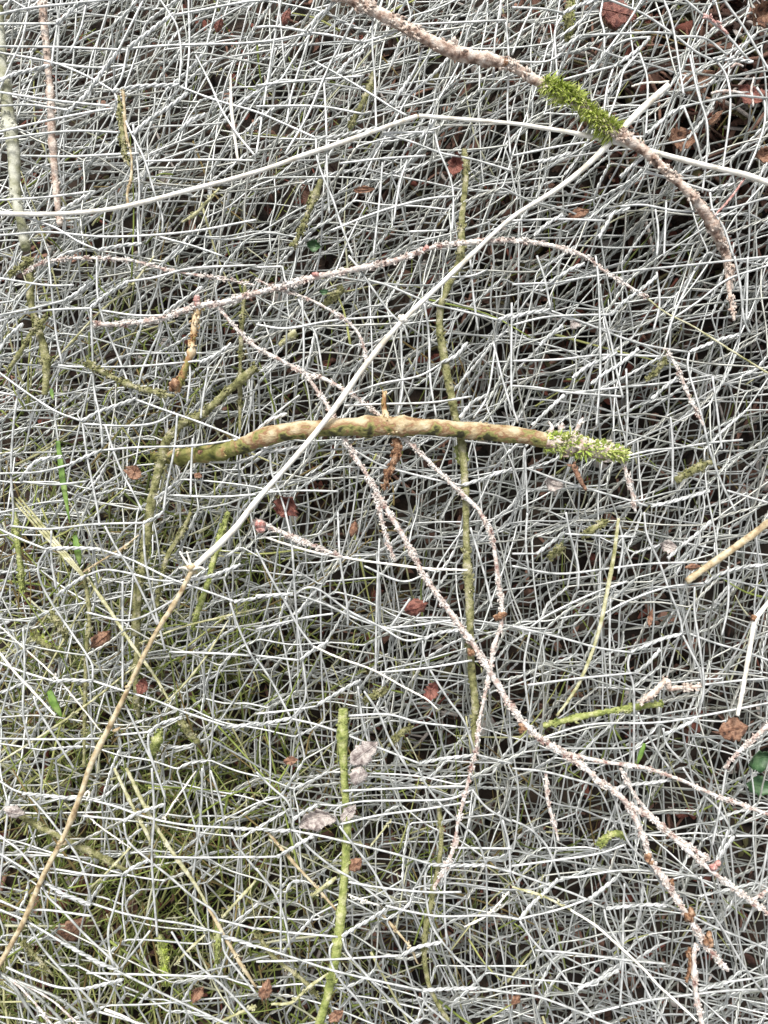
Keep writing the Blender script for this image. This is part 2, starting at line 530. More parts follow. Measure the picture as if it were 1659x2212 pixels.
# uppermost fold: wire by wire from the photo
TOPW = """1:0,295 400,300 820,318
1:0,335 300,390 480,450 640,530 740,590
1:1160,550 1175,350 1150,180 1100,90 1040,0
1:1160,560 1400,650 1659,725|2:200,810 390,895
1:740,600 830,820 930,1020 1000,1250 1050,1400 1050,1500
1:0,600 250,640 450,665 720,690
1:0,685 200,680 450,715
1:760,340 830,200 930,0
1:0,850 300,780 600,720 740,700
1:0,905 250,870 500,850 780,860
1:130,1005 450,1010 760,995 900,990
1:0,1300 300,1280 620,1240
1:1130,90 1300,60 1560,10 1659,0
1:830,310 790,500 730,600
1:830,310 1100,290 1659,270|2:350,210
1:0,95 200,55 480,25
1:0,150 200,150 370,150
1:370,150 345,300 330,420
1:330,400 600,430 820,415
1:190,0 140,250 70,400 0,560
1:1220,0 1225,300 1200,600
1:860,800 900,1200 890,1400 900,1659
1:0,1350 150,1400 350,1470 500,1560 640,1620
1:1030,1530 1250,1590 1450,1659
1:1270,360 1370,560 1430,700 1530,860 1659,1020
1:560,0 520,180 450,340
1:930,1040 1300,1030 1659,1035
1:0,1520 300,1500 700,1530 1200,1500 1659,1420
2:350,210 500,230 680,270
2:350,210 290,400 230,600 195,800
2:680,270 850,220 920,190
2:0,180 120,175 330,205
2:370,395 560,500 760,620 900,710 980,750
2:390,900 395,1020 440,1160 500,1300 560,1480 630,1659
2:820,860 1000,910 1200,985 1400,1025 1659,1100
2:760,0 755,300 770,500 775,700 780,830
2:440,520 455,800 460,1100 475,1380
2:0,555 150,535 460,510 700,490
2:1000,160 1300,145 1620,130
2:1620,130 1640,400 1630,700 1650,1000
2:1080,310 1040,420 1000,500
2:1160,860 1190,980 1260,1150 1280,1300 1270,1500
2:540,1060 800,1030 1100,1010
2:470,1500 800,1370 1100,1290 1300,1270
2:820,1050 800,1300 760,1659
2:980,1040 930,1200 890,1450
2:990,1500 1240,1490
2:1590,0 1550,250 1540,500
2:820,860 1160,855
2:160,0 80,480 0,1000
2:640,120 480,420 330,760 190,1000
2:0,690 400,690 700,740
3:330,85 280,200 285,350 295,500
3:590,0 575,100 600,200 600,320
3:450,230 650,220 900,210 1050,220
3:660,0 850,80 1030,200 1200,330 1300,380
3:980,0 1020,100 1050,230 1080,420 1110,620
3:1050,230 1250,240 1400,350
3:640,300 760,250 900,235
3:660,430 400,500 260,540
3:660,430 620,560 600,700 605,760
3:830,330 880,500 880,700 870,880
3:870,880 780,880 700,850
3:1110,690 1300,650 1450,620 1640,635
3:1590,560 1640,650 1640,800 1590,960 1530,1100
3:840,0 740,160 600,350
3:830,330 730,450 700,560 660,680 620,770
3:1150,360 1200,600 1260,800 1260,1000 1230,1250
3:1330,380 1400,500 1420,700 1370,1100
3:1370,0 1500,180 1600,350 1659,450
3:1140,0 1280,120 1400,220 1540,380
3:1110,690 1190,900 1240,1100
3:0,1010 300,950 500,920
3:860,1110 1050,1170 1280,1240
3:1280,1250 1300,1370 1370,1480 1430,1659
3:700,1340 850,1330 1100,1370 1400,1350 1659,1280
3:0,1430 300,1420 600,1430
3:930,1350 950,1500 940,1659
3:1000,1300 985,1659
3:0,400 220,400 330,340
3:130,50 60,200 0,360
3:0,50 200,60 330,85
4:310,0 330,200 360,500 400,700
4:625,0 630,250 680,450 750,620 820,800 855,920
4:0,145 300,190 480,190
4:0,385 200,345 420,290
4:0,415 150,370 340,345 590,335
4:830,165 1000,140 1250,80 1659,60
4:650,350 850,380 1000,385 1060,380
4:1050,400 1030,500 960,650 920,750 890,900
4:380,710 540,720 900,715 1300,680
4:0,760 150,870 350,1000 530,1070
4:880,930 1100,1010 1300,1080 1500,1160 1659,1230|5:90,1265
4:530,1080 560,1300 590,1450 630,1659|7:640,90
4:640,990 660,1130 665,1240
4:530,1085 800,1100 1000,1080 1130,1010
4:680,1090 730,1250 790,1400 860,1530 920,1650
4:0,1410 250,1400 460,1350
4:660,1260 900,1240 1240,1230 1540,1190
4:0,885 105,905
4:105,905 80,1100 65,1400 80,1659|7:70,90
4:130,1460 350,1480 560,1460
4:1350,720 1310,950 1300,1050
4:1200,620 1230,750 1210,950
4:1150,1030 1130,1250 1080,1500 1060,1659
4:1250,1180 1240,1350 1235,1550
4:1100,1550 1400,1560 1659,1545
4:590,340 600,600 610,850 640,1000
5:0,70 170,65
5:170,65 200,180 290,270
5:600,0 680,100 760,220 870,370 960,460 990,560
5:270,270 330,400 390,520 420,680 435,770
5:700,150 850,190 1030,265 1150,315 1350,360 1570,415
5:0,445 200,470 500,420 900,390
5:940,470 945,700 950,850 920,1030
5:1090,300 1120,500 1130,800 1170,1050
5:1390,20 1410,250 1440,480
5:90,1270 100,1400 150,1530 190,1659
5:640,1260 800,1350 1000,1410 1250,1470 1340,1485
5:60,1530 300,1520 530,1525
5:570,970 800,960 1130,950 1400,910
5:1540,560 1600,800 1659,1000
5:600,900 800,830 1050,780 1200,700
5:1250,140 1400,130 1500,90
5:300,280 310,600 300,800
5:0,1130 150,1000 280,900
5:1550,600 1500,900 1410,1050
6:160,0 210,150 250,350
6:250,350 500,440 700,520 900,580 1150,620
6:1150,620 1140,720 1190,900 1240,1080 1280,1250 1350,1450 1450,1659
6:0,185 240,175
6:240,180 450,140 800,90 1100,60 1659,0
6:640,380 400,385 200,400 0,450
6:570,180 590,350 640,550 690,800 720,920
6:1659,60 1400,150 1200,300 1020,420
6:1440,0 1480,200 1500,400 1540,500
6:0,840 150,850 350,880 720,910
6:350,890 700,850 1000,820 1300,770
6:940,100 960,300 920,480
6:990,560 1060,350 1180,100
6:730,1300 900,1260 1100,1240 1280,1210 1500,1190
6:0,680 300,670 600,640 960,650
6:1390,1520 1659,1600
6:80,1370 300,1450 500,1510 750,1580 880,1620
6:80,1230 90,1450 100,1659
6:1530,0 1520,430
6:1300,780 1330,1000 1360,1250
6:740,730 750,1000 740,1250
6:1030,1040 1045,1250 1040,1500
6:540,0 560,200 570,700 545,1100
6:0,300 0,900 40,1080
7:0,110 150,180 300,240
7:660,245 850,310 1100,430 1300,500 1520,580
7:300,245 250,340 260,440 330,580 450,760 560,920 600,1000 600,1090
7:0,980 150,1040 350,1100
7:600,1095 800,1160 1000,1220 1200,1300 1470,1390
7:60,90 300,110 600,80 930,70
7:930,80 940,300 990,560 1030,740 1070,900
7:680,90 760,240 850,380 950,580 1020,730
7:810,1250 870,1380 940,1530 1000,1659|10:1070,200
7:220,1190 250,1280 340,1430 480,1659
7:1100,905 1400,915 1620,930
7:1490,590 1540,740 1620,920 1659,980
7:560,410 680,375 850,400 1000,440 1170,450
7:740,1450 960,1430
7:960,1440 960,1530 1000,1659
7:0,1470 300,1475 650,1470
7:150,750 160,1000 150,1300 200,1530
7:330,120 330,300 360,500
7:790,450 790,900 790,1150
7:560,650 850,700 1150,560
8:190,0 230,200 250,500 270,750 300,950 320,1200 230,1340
8:530,0 545,300 590,600 595,740
8:0,240 100,430 200,600 280,750 370,870
8:260,530 330,490 420,510 600,640 800,740 960,830 1090,820
8:270,540 450,600 700,710 1090,815
8:1080,830 1090,940 1150,1060 1250,1220 1350,1360 1420,1560
8:0,950 100,1100 220,1330
8:230,1340 400,1380 600,1450 800,1530 1060,1630
8:1420,1570 1659,1630
8:800,170 790,400 780,700 775,1060
8:0,1310 200,1290 400,1260
8:870,750 1000,740 1280,700
8:700,350 940,450 1090,410
8:0,930 280,960
8:780,1040 1100,1010 1400,960
8:0,540 240,530
8:1390,100 1480,400 1530,620
8:700,1160 800,1310 870,1480 980,1659
8:870,750 1000,560
8:0,760 300,690 500,660
8:660,1130 690,1350 730,1500
8:600,1320 850,1310 1050,1360 1300,1390
9:860,0 880,150 960,330 1020,500 1090,680 1110,790
9:770,910 560,880 300,810 0,740
9:770,920 755,1000 790,1130 795,1300 790,1659
9:1110,800 1160,900 1220,1020 1240,1120
9:1150,790 1350,860 1500,900 1659,960
9:0,350 300,400 600,370 900,335 1280,325
9:560,680 750,580 1000,490 1250,460
9:100,1120 400,1080 800,1040
9:110,400 90,200 100,0
9:120,750 200,690 350,610 550,520 750,450
9:350,0 380,150 430,350 430,500
9:640,560 635,800 640,1150
9:820,1300 860,1400 950,1560 1020,1659
9:1180,480 1180,650 1210,850 1240,1120 1210,1300
9:1240,1120 1500,1090 1659,1080
9:1400,350 1400,600 1360,800
9:980,1400 1000,1500 1100,1620
9:100,1500 500,1380 1000,1360 1659,1240
9:0,270 160,270
9:320,140 600,155 800,160
9:120,760 80,1000 110,1300
9:690,60 720,200 690,400
10:0,90 80,140 150,165
10:560,200 750,250 950,320 1200,370 1520,390
10:180,180 280,290 390,430 500,580 560,750 585,880
10:0,560 130,640 290,740
10:590,885 800,950 1000,990 1200,1020 1440,1080
10:0,860 150,920 300,920 600,960
10:0,450 120,540 230,680 300,830 400,930 550,1090 700,1230 770,1310
10:0,920 180,1000 400,1130
10:760,1310 900,1380 1100,1480 1440,1640
10:180,1010 280,1170 400,1310 500,1410 600,1520 640,1590
10:40,1290 200,1360 380,1420 560,1430
10:800,360 830,480 950,590 1100,710 1250,840 1370,920 1420,1000
10:500,310 650,325 800,340
10:985,0 1000,300 985,600 1020,1090
10:250,660 350,660 600,700 790,700
10:790,710 740,900 700,1050 710,1200 740,1290
10:1110,1060 1200,1200 1330,1320 1450,1420 1659,1640
10:1500,420 1540,510 1659,660
10:1420,980 1659,1040
10:1440,1100 1460,1200 1550,1320 1659,1460
10:640,1580 850,1640
10:1000,575 1300,580 1659,575
10:560,1330 900,1340 1480,1355
10:1310,0 1300,300 1250,700
10:60,180 40,350 0,700
10:470,1380 520,1500 560,1659
10:1360,20 1420,200 1450,370
10:970,1060 860,1200 780,1300
11:0,30 100,130 200,220 240,330 245,400 350,530 500,650 650,740 830,880
11:220,405 450,450 700,510 900,560 1130,625
11:1480,630 1659,680
11:1130,630 1095,720 1120,950 1170,1080 1300,1240 1400,1340 1445,1420
11:540,370 510,300 540,250 700,215 1000,210 1250,200 1400,140
11:540,370 800,310 1100,270 1400,220
11:540,375 640,510 750,650 830,790 890,880
11:1050,0 1110,120 1220,260 1350,380 1430,460 1490,620
11:0,1040 200,1065 530,1095
11:560,1100 590,1190 680,1300 800,1430 900,1530 1050,1659
11:540,1110 480,1170 490,1280 560,1400 650,1500 730,1620
11:0,1150 250,1230 500,1310 800,1380 1080,1440
11:1450,1425 1659,1460
11:840,890 1000,930 1200,960 1500,955 1659,970
11:0,650 100,780 160,900 200,1040 215,1150
11:160,570 160,750 160,1200
11:0,580 140,575
11:600,735 800,770 1100,800 1330,800
11:1400,140 1500,260 1659,350
11:560,150 900,135 1300,120 1400,130
11:1600,340 1640,500 1650,700
11:0,1260 500,1245 930,1220
11:1080,1450 1100,1530 1180,1600 1250,1659
11:1310,520 1659,525
11:400,240 520,250 560,240
11:1230,640 1220,900 1240,1150
12:0,0 200,20 400,70 640,140
12:660,160 700,330 760,490 880,620 970,760 1000,880
12:1000,890 1100,930 1300,1030 1500,1110 1659,1180
12:0,680 200,750 400,820 600,910
12:600,920 620,1010 680,1120 760,1240 840,1380 920,1530 1000,1659
12:0,340 120,400 220,500 280,630 310,710
12:310,715 450,710 650,675 860,670 1210,710
12:0,970 50,980
12:50,980 300,920 500,850
12:50,990 130,1110 230,1220 330,1340 430,1480 540,1620
12:0,1460 180,1490 400,1570 600,1650
12:480,1610 800,1530 1050,1490 1400,1450 1659,1440
12:0,640 300,600 560,560 740,500
12:700,1300 720,1160
12:1110,0 1200,130 1350,280 1440,430
12:1450,440 1659,440
12:1390,0 1350,250 1300,500
12:1220,700 1280,900 1380,1070 1500,1280 1659,1500
12:150,1180 400,1200 700,1240 1000,1270
12:730,750 720,1000 720,1250 700,1550
12:1400,1385 1659,1350
12:1659,500 1600,800 1500,1060"""
TOPT = """1:740,590 900,560 1160,550
1:450,715 560,610 650,480 760,340
1:830,310 950,220 1040,150 1130,90
1:370,150 430,100 490,40 560,0
1:0,520 100,480 220,450 320,425
1:640,1620 800,1590 920,1580
1:1160,850 1240,780 1330,740
1:860,870 950,790 1100,690 1220,600
1:380,1380 490,1310 620,1240
2:350,210 390,120 450,70 520,0
2:390,895 520,885 640,860 780,830
2:1000,500 940,590 870,680
2:1060,900 1110,840 1170,760
2:520,490 600,400 700,330
3:330,85 420,40 540,0
3:480,470 560,400 600,330
3:300,330 370,280 450,230
3:1300,380 1430,385 1560,400
3:660,430 750,370 830,310 890,245
3:870,870 940,810 1020,740 1110,690
3:170,1050 260,1030 380,990
3:700,1150 760,1090 870,1000
3:1280,1240 1350,1210 1440,1190
3:560,1540 620,1440 660,1380 760,1350
3:140,1530 230,1450 330,1390
4:420,290 500,240 560,190
4:590,335 680,260 760,210 830,165
4:1060,380 1150,310 1230,260 1310,200
4:1300,690 1400,640 1500,570
4:530,1070 640,1010 750,970 880,925
4:460,1350 560,1300 660,1260
4:130,1450 240,1330 400,1300
4:0,600 60,520 150,440
5:90,1265 200,1250 300,1230
5:1340,1485 1480,1440 1560,1410 1659,1380
5:1570,415 1659,380
5:1320,1050 1400,950 1500,900
5:1200,690 1290,650 1370,560
5:0,1140 80,1070 200,1020
6:0,400 100,370 250,345
6:1150,620 1250,580 1350,540 1470,510
6:240,170 310,130 390,80 470,50
6:640,380 720,300 830,220 940,130
6:390,790 480,720 580,670 680,630
6:130,1100 220,1010 340,900
6:510,830 600,760 700,700 820,600
6:900,930 1000,840 1080,780
6:900,1620 1000,1600 1150,1560 1280,1520
6:180,580 250,510 330,450
7:300,240 420,235 550,235 660,245
7:1520,580 1659,560
7:350,1100 440,1090 600,1095
7:930,70 1000,40 1060,0
7:370,540 480,460 560,410
7:960,1430 1050,1370 1180,1330
7:1240,440 1380,410 1560,340
7:1470,1390 1560,1385 1659,1370|8:20,1380
8:1090,820 1200,780 1310,765
8:20,1380 110,1360 230,1335
8:1060,1630 1200,1600 1420,1575
8:400,1250 500,1190 600,1130 680,1090
8:290,960 350,910 470,840
8:0,550 100,540 240,530
9:770,905 880,860 980,820 1100,790
9:1250,460 1350,400 1500,355 1659,340
9:800,1040 880,980 960,890
9:990,1440 1100,1390 1200,1340
9:160,270 240,210 340,130
9:1010,300 1100,220 1200,140 1290,60
10:150,165 300,180 450,195 500,200
10:1520,390 1659,400
10:290,740 400,810 500,850 590,885
10:1440,1090 1550,1120 1659,1160
10:400,1130 530,1200 640,1260 760,1310
10:800,345 900,290 1070,235
10:790,700 870,640 960,600
10:560,1430 680,1400 800,1370
11:0,390 110,405 220,405
11:1130,625 1250,630 1480,630
11:560,1090 650,1030 740,980 840,915
11:1080,1440 1250,1430 1450,1425
11:140,575 250,510 370,440
11:930,1220 1050,1160 1200,1130
11:245,330 320,280 400,240
12:640,140 760,110 900,95 1030,75
12:610,910 750,895 880,885 1000,890
12:50,980 130,880 220,800 300,720
12:500,850 590,780 700,690
12:430,1430 560,1370 690,1310
12:1440,440 1380,520 1330,600
12:1210,1440 1300,1410 1400,1385"""
ZF = Field(500, 7, 5, 77)
net = MB()


def top_path(t):
    P = px(t)
    out = []
    for i, (x, y) in enumerate(P):
        # run on past the frame where the photo cuts the wire off
        out.append(at(x, y, float(ZF(x, y)) - 2))
    out = np.array(out)
    for e, nb in ((0, 1), (-1, -2)):
        x, y = P[e]
        if x < 12 or x > 1908 or y < 12 or y > 2548:
            d = out[e] - out[nb]
            d /= np.linalg.norm(d)
            out = np.vstack([out[0] + d * 190, out]) if e == 0 else np.vstack([out, out[-1] + d * 190])
    return out


for ln in TOPW.split('\n'):
    C = top_path(ln)
    C[:, 2] += RNG.uniform(-6, 3)
    tube(net, resample(C, 9), 2.9, 7)
for ln in TOPT.split('\n'):
    C = resample(top_path(ln), 3.0)
    L = np.linalg.norm(np.diff(C, axis=0), axis=1).sum()
    twist(net, C, 2.9, L / 40, 7, phase=RNG.uniform(0, 6))
net.build('netting_layer', M['zinc_top'], heap)


# ------------------------------------------------------------------ sticks, twigs, stalks
def radii(r, n, knots=0, kamp=.3):
    R = np.interp(np.linspace(0, 1, n), np.linspace(0, 1, len(r)), r) if np.ndim(r) else np.full(n, float(r))
    s = np.linspace(0, 1, n)
    R = R * (1 + .07 * np.sin(s * n * .11 + random.uniform(0, 6)) + .05 * np.sin(s * n * .37 + random.uniform(0, 6)))
    for _ in range(knots):
        c = random.random()
        R = R * (1 + kamp * random.uniform(.5, 1) * np.exp(-((s - c) * n / 2.2) ** 2))
    return R


def blades(mb, C, R, count, lo, hi, width, spread=1.1, lean=(0.3, -0.5)):
    """little pointed moss leaves standing off a stick"""
    T, sd, nm = frames(C)
    ncl = max(4, count // 26)
    cc = RNG.uniform(0, len(C), ncl); ca = RNG.normal(math.pi / 2 + .25, spread, ncl)
    cl = RNG.choice([.5, .8, 1, 1.15, 1.55], ncl); cdir = RNG.normal(0, .9, (ncl, 3)); ct = RNG.uniform(0, .55, ncl)
    for _ in range(count):
        q = int(RNG.integers(0, ncl))
        i = int(np.clip(cc[q] + RNG.normal(0, 2.6), 0, len(C) - 1))
        a = ca[q] + RNG.normal(0, .33)
        out = math.cos(a) * sd[i] + math.sin(a) * nm[i]
        base = C[i] + out * R[i] * RNG.uniform(.7, 1.05) + T[i] * RNG.uniform(-3, 3)
        d = out * .8 + T[i] * RNG.normal(.15, .45) + np.array([lean[0], lean[1], 0]) * RNG.uniform(0, 1) + RNG.normal(0, .3, 3) + cdir[q] * .55
        d /= np.linalg.norm(d)
        L = RNG.uniform(lo, hi) * cl[q]
        w = np.cross(d, RNG.normal(0, 1, 3)); w /= np.linalg.norm(w); w *= width * RNG.uniform(.6, 1.2)
        dr = np.array([0, 0, -1.0]) * L * RNG.uniform(0, .3)
        m1 = base + d * L * .45
        tip = base + d * L + dr
        th = np.cross(w, d); th = th / (np.linalg.norm(th) + 1e-9) * .7
        V = [base - w * .5, base + w * .5, m1 - w, m1 + w, tip, m1 + th]
        mb.add(V, [[0, 1, 3, 2]], [[2, 3, 4], [2, 5, 4], [5, 3, 4]], tint=float(ct[q] + RNG.uniform(0, .45)))


def flakes(mb, C, R, count, lo, hi):
    """curled bark and lichen flakes that roughen a twig"""
    T, sd, nm = frames(C)
    ncl = max(3, count // 7)
    cen = RNG.uniform(0, len(C), ncl)
    for _ in range(count):
        i = int(np.clip(cen[RNG.integers(0, ncl)] + RNG.normal(0, 1.6), 0, len(C) - 1))
        a = RNG.uniform(-.4, math.pi + .4)
        out = math.cos(a) * sd[i] + math.sin(a) * nm[i]
        c = C[i] + out * R[i] * .9
        s = RNG.uniform(lo, hi)
        tube(mb, np.array([c, c + out * s * .5 + T[i] * s * RNG.uniform(-.6, .6), c + out * s * .8 + T[i] * s * RNG.uniform(-1, 1)]),
             np.array([s * .42, s * .34, s * .1]), 5, .25, tint=.5)


def bud(c, r, m, parent, name='bud'):
    mb = MB()
    for _ in range(5):
        d = RNG.normal(0, r * .45, 3)
        p = np.array(c) + d
        ax = RNG.normal(0, 1, 3); ax /= np.linalg.norm(ax); ax *= r * .8
        C = np.array([p - ax, p - ax * .5, p, p + ax * .5, p + ax])
        tube(mb, C, np.array([.25, .75, .9, .7, .2]) * r * .7, 7, .2)
    return mb.build(name, m, parent)


def stick(name, text, r, z, m, label, cat, rough=.12, ds=5, k=9, knots=0, fl=0, fsize=(5, 10), group=None, end=None, parent=None, flat=1.0):
    P = path(text, z)
    if end:   # run on beyond the frame, (start, finish)
        if end[0]: P = np.vstack([P[0] + (P[0] - P[1]) / np.linalg.norm(P[0] - P[1]) * end[0], P])
        if end[1]: P = np.vstack([P, P[-1] + (P[-1] - P[-2]) / np.linalg.norm(P[-1] - P[-2]) * end[1]])
    C = resample(P, ds)
    wob = RNG.normal(0, 1, (len(C), 3)) * .28 * (0 if rough < .05 else 1)
    C = C + wob
    R = radii(r, len(C), knots)
    if m is M['bark_lichen'] or m is M['straw_white'] or name == 'lower_stem':
        R = R * (.74 if m is M['bark_lichen'] else .68)
    if m is M['bark_lichen']:
        fsize = (fsize[0] * .75, fsize[1] * .85)
    mb = MB()
    tube(mb, C, R, k, rough, flat=flat)
    if fl:
        flakes(mb, C, R, fl, *fsize)
    o = mb.build(name, m, parent)
    nv = len(C) * k
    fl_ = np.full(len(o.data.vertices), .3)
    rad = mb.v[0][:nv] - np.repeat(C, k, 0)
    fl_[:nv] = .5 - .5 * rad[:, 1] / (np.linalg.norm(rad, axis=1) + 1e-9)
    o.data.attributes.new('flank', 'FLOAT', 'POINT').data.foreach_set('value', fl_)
    if parent is None:
        tag(o, label, cat, group)
    return o, C, R


def seg(C, a, b):
    i, j = int(len(C) * a), int(len(C) * b)
    return slice(i, j)


# --- the mossy branch across the top
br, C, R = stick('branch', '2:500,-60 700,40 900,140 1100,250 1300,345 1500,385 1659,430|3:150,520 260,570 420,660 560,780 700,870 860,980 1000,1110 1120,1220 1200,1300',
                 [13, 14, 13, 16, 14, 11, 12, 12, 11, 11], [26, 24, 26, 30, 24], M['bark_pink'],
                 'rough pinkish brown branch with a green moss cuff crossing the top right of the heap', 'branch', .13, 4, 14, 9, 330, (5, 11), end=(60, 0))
m1 = MB(); s = seg(C, .575, .765)
sub = C[s]; cen = .5
blades(m1, C[s], R[s] * 1.1, 3000, 8, 25, 2.3, 1.0, (-.25, -.9))
m1.build('moss', M['moss'], br)
bud(C[int(len(C) * .34)] + np.array([10, 16, 6]), 10, M['bark_pink'], br, 'knot')
bud(C[int(len(C) * .47)] + np.array([0, -4, 12]), 8, M['bud'], br, 'knot')
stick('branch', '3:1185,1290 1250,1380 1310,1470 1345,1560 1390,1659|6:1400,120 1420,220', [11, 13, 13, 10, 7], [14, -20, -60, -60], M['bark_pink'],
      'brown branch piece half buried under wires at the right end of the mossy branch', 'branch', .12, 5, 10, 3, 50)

# --- the curved bare stick in the middle
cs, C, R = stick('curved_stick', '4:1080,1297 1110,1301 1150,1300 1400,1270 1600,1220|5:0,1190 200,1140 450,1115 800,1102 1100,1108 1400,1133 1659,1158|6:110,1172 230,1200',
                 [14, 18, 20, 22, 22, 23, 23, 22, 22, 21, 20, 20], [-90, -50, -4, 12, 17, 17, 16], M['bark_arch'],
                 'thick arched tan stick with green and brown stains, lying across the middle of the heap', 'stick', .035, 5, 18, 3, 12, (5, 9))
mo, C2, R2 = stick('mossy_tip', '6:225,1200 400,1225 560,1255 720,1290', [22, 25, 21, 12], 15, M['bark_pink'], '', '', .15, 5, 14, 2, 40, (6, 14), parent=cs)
m2 = MB(); blades(m2, C2, R2, 1500, 7, 17, 2.6, 1.1, (.1, -.2)); m2.build('moss', M['moss_pale'], mo)
for t in ('6:215,1200 260,1120 240,1075', '6:400,1170 440,1080 460,1050', '6:300,1150 330,1080', '6:390,1350 430,1430 480,1520'):
    stick('bark_flake', t, [5, 8, 3], [20, 26, 22], M['leaf_brown'] if '1350' in t else M['bark_lichen'], '', '', .2, 5, 7, 0, 4, parent=mo)
stick('side_twig', '5:835,880 828,960 845,1050', [4, 5, 9], 18, M['bark_tan'], '', '', .15, 5, 8, 2, 10, parent=cs)
tw, _, _ = stick('twig', '5:905,1180 915,1280 860,1400 830,1520', [10, 9, 6, 4], [4, -6, -20], M['bud'],
      'short dark brown twig hanging below the middle of the arched stick', 'twig', .22, 4, 8, 3, 50, (5, 10))
stick('twig', '6:712,1290 740,1400 780,1540 800,1659', [5, 7, 6, 5], [6, 0, -8], M['bark_lichen'],
      'reddish lichened twig trailing down from the moss covered end of the arched stick', 'twig', .22, 4, 8, 2, 60, (4, 8))

le, _, _ = stick('algae_end', '4:1000,1300 1050,1302 1090,1303 1150,1303 1400,1272 1530,1236', [11, 15.5, 19, 20.5, 22, 21.5], [-110, -92, -70, -34, -4], M['bark_olive'], '', '', .05, 5, 16, 3, 30, (4, 9), parent=cs)
bud(at(640 * 0 + 1290 * .3858, 640 + 1275 * .3858, 14), 7, M['leaf_brown'], le, 'knot')

# --- bleached stalks lying on top
a1, C, R = stick('grass_stalk', '1:0,1385 300,1388 600,1370 850,1330 1200,1240 1659,1115|2:300,1010 600,910 850,820 1045,752',
                 [8.5, 8.5, 8.2, 8.2, 8.5, 8.5], [6, 12, 16, 14], M['straw_white'],
                 'white bleached stalk from the left edge rising to the upper centre', 'stalk', .04, 8, 10, end=(150, 0))
bud(C[-1], 4, M['straw_tan'], a1, 'node')
stick('grass_stalk', '2:1055,750 1300,770 1659,800|3:200,830 400,862 660,920 900,980 1200,1060 1500,1130 1659,1185',
      [6.5, 7, 8, 8.5, 10.5, 10, 11], [14, 12, 5, 0, 3, 12, 14], M['straw_white'],
      'white bleached stalk running under the moss cuff to the right edge', 'stalk', .04, 8, 10, end=(0, 150))
st, C, R = stick('long_stalk', '3:1012,553 860,690 700,850 520,1040 300,1220 0,1410|5:1400,-10 1200,180 930,440 700,720 500,1000 300,1250 0,1590|7:1500,130 1250,365',
                 [12, 12, 10, 7, 9, 10, 10, 10, 11, 11], [8, 8, 6, 10, 22, 34, 46, 48, 50, 48, 44, 40], M['straw_white'],
                 'longest straight stalk, white above and tan below, crossing diagonally over the arched stick', 'stalk', .03, 9, 12)
_, Cl, Rl = stick('lower_stem', '7:1250,365 1150,560 1000,800 870,1060 780,1250 640,1530 580,1659|10:520,180 420,430 280,700 150,1000 0,1270',
                  [8, 9, 9.5, 10, 9.5, 9.5, 9], [40, 34, 30, 24, 18, 14, 10], M['straw_tan'], '', '', .05, 8, 12, 3, parent=st, end=(0, 160))
for q, rr in ((C[int(len(C) * .53)], 11), (Cl[0], 13), (Cl[int(len(Cl) * .60)], 12), (Cl[int(len(Cl) * .27)], 9)):
    bud(q, rr * .85, M['straw_tan'] if rr != 11 else M['straw_white'], st, 'node')
for t in ('7:1240,370 1190,300 1165,255', '7:1240,360 1225,300 1210,255', '7:1230,375 1190,360 1160,365', '7:1250,370 1300,360 1335,380'):
    stick('sheath', t, [6, 4, 3], [44, 50, 46], M['straw_white'], '', '', .2, 5, 6, parent=st)
stick('sheath', '7:730,1420 760,1410 780,1395', [3, 4, 2], 22, M['straw_tan'], '', '', .1, 5, 6, parent=st)
stick('sheath', '10:545,180 570,150 580,170 560,210', [4, 5, 3], 18, M['straw_white'], '', '', .1, 5, 6, parent=st)
stick('stalk', '9:1659,70 1500,190 1300,330 1130,450', [7, 8, 9, 8], [12, 8, 2], M['straw_tan'],
      'tan split stalk reaching in from the right edge above a brown leaf scrap', 'stalk', .1, 6, 9, 3, 20, (4, 9), end=(150, 0))
o, C, R = stick('stalk', '9:1659,590 1580,690 1562,760 1530,950 1490,1180 1460,1320', [9, 10, 9, 8, 8, 8], [8, 12, 10], M['straw_white'],
      'short thick white stalk beside the right edge, jointed with a red brown node', 'stalk', .05, 6, 10, end=(120, 0))
bud(at(1280 + 1570 * .3858, 1280 + 690 * .3858, 16), 8, M['bud'], o, 'node')
stick('stalk', '1:1495,480 1500,700 1530,950 1545,1060', [3, 7, 6, 4], -6, M['straw_white'],
      'short white pointed stick standing between wires above the left bleached stalk', 'stalk', .06, 6, 9)
stick('grass_stalk', '9:690,40 665,250 620,500 560,780 480,1010 400,1170 290,1320', [4.5, 5, 5.5, 5, 4.5, 3], [-6, -4, -8], M['straw_green'],
      'pale green curved grass stem on the right side below the moss covered tip', 'stalk', .08, 6, 8)
stick('stalk', '8:40,155 200,210 400,265 600,300 800,330 1100,365 1370,377', [4, 4.5, 4.5, 4], [4, 6, 2], M['straw_white'],
      'thin white stalk lying level below the arched stick, left of the green stem', 'stalk', .05, 6, 8)
stick('stalk', '8:370,870 550,950 750,1020 950,1130 1100,1210 1180,1280', [4, 4, 3.5, 3], [3, 6, 2], M['straw_white'],
      'thin white straw slanting down to the right in the centre of the lower half', 'stalk', .08, 6, 8)
stick('stalk', '12:380,920 540,1020 700,1160 850,1300 950,1410 1060,1510 1200,1640', [4, 5, 5, 4], [2, 4, 0], M['straw_white'],
      'pale straw slanting down to the bottom edge, lower right', 'stalk', .08, 6, 8)
stick('stalk', '7:0,915 100,1040 230,1180 360,1320', [4, 4.5, 5, 4], 3, M['straw_white'],
      'thin pale straw entering from the left edge below the middle', 'stalk', .06, 6, 8, end=(100, 0))
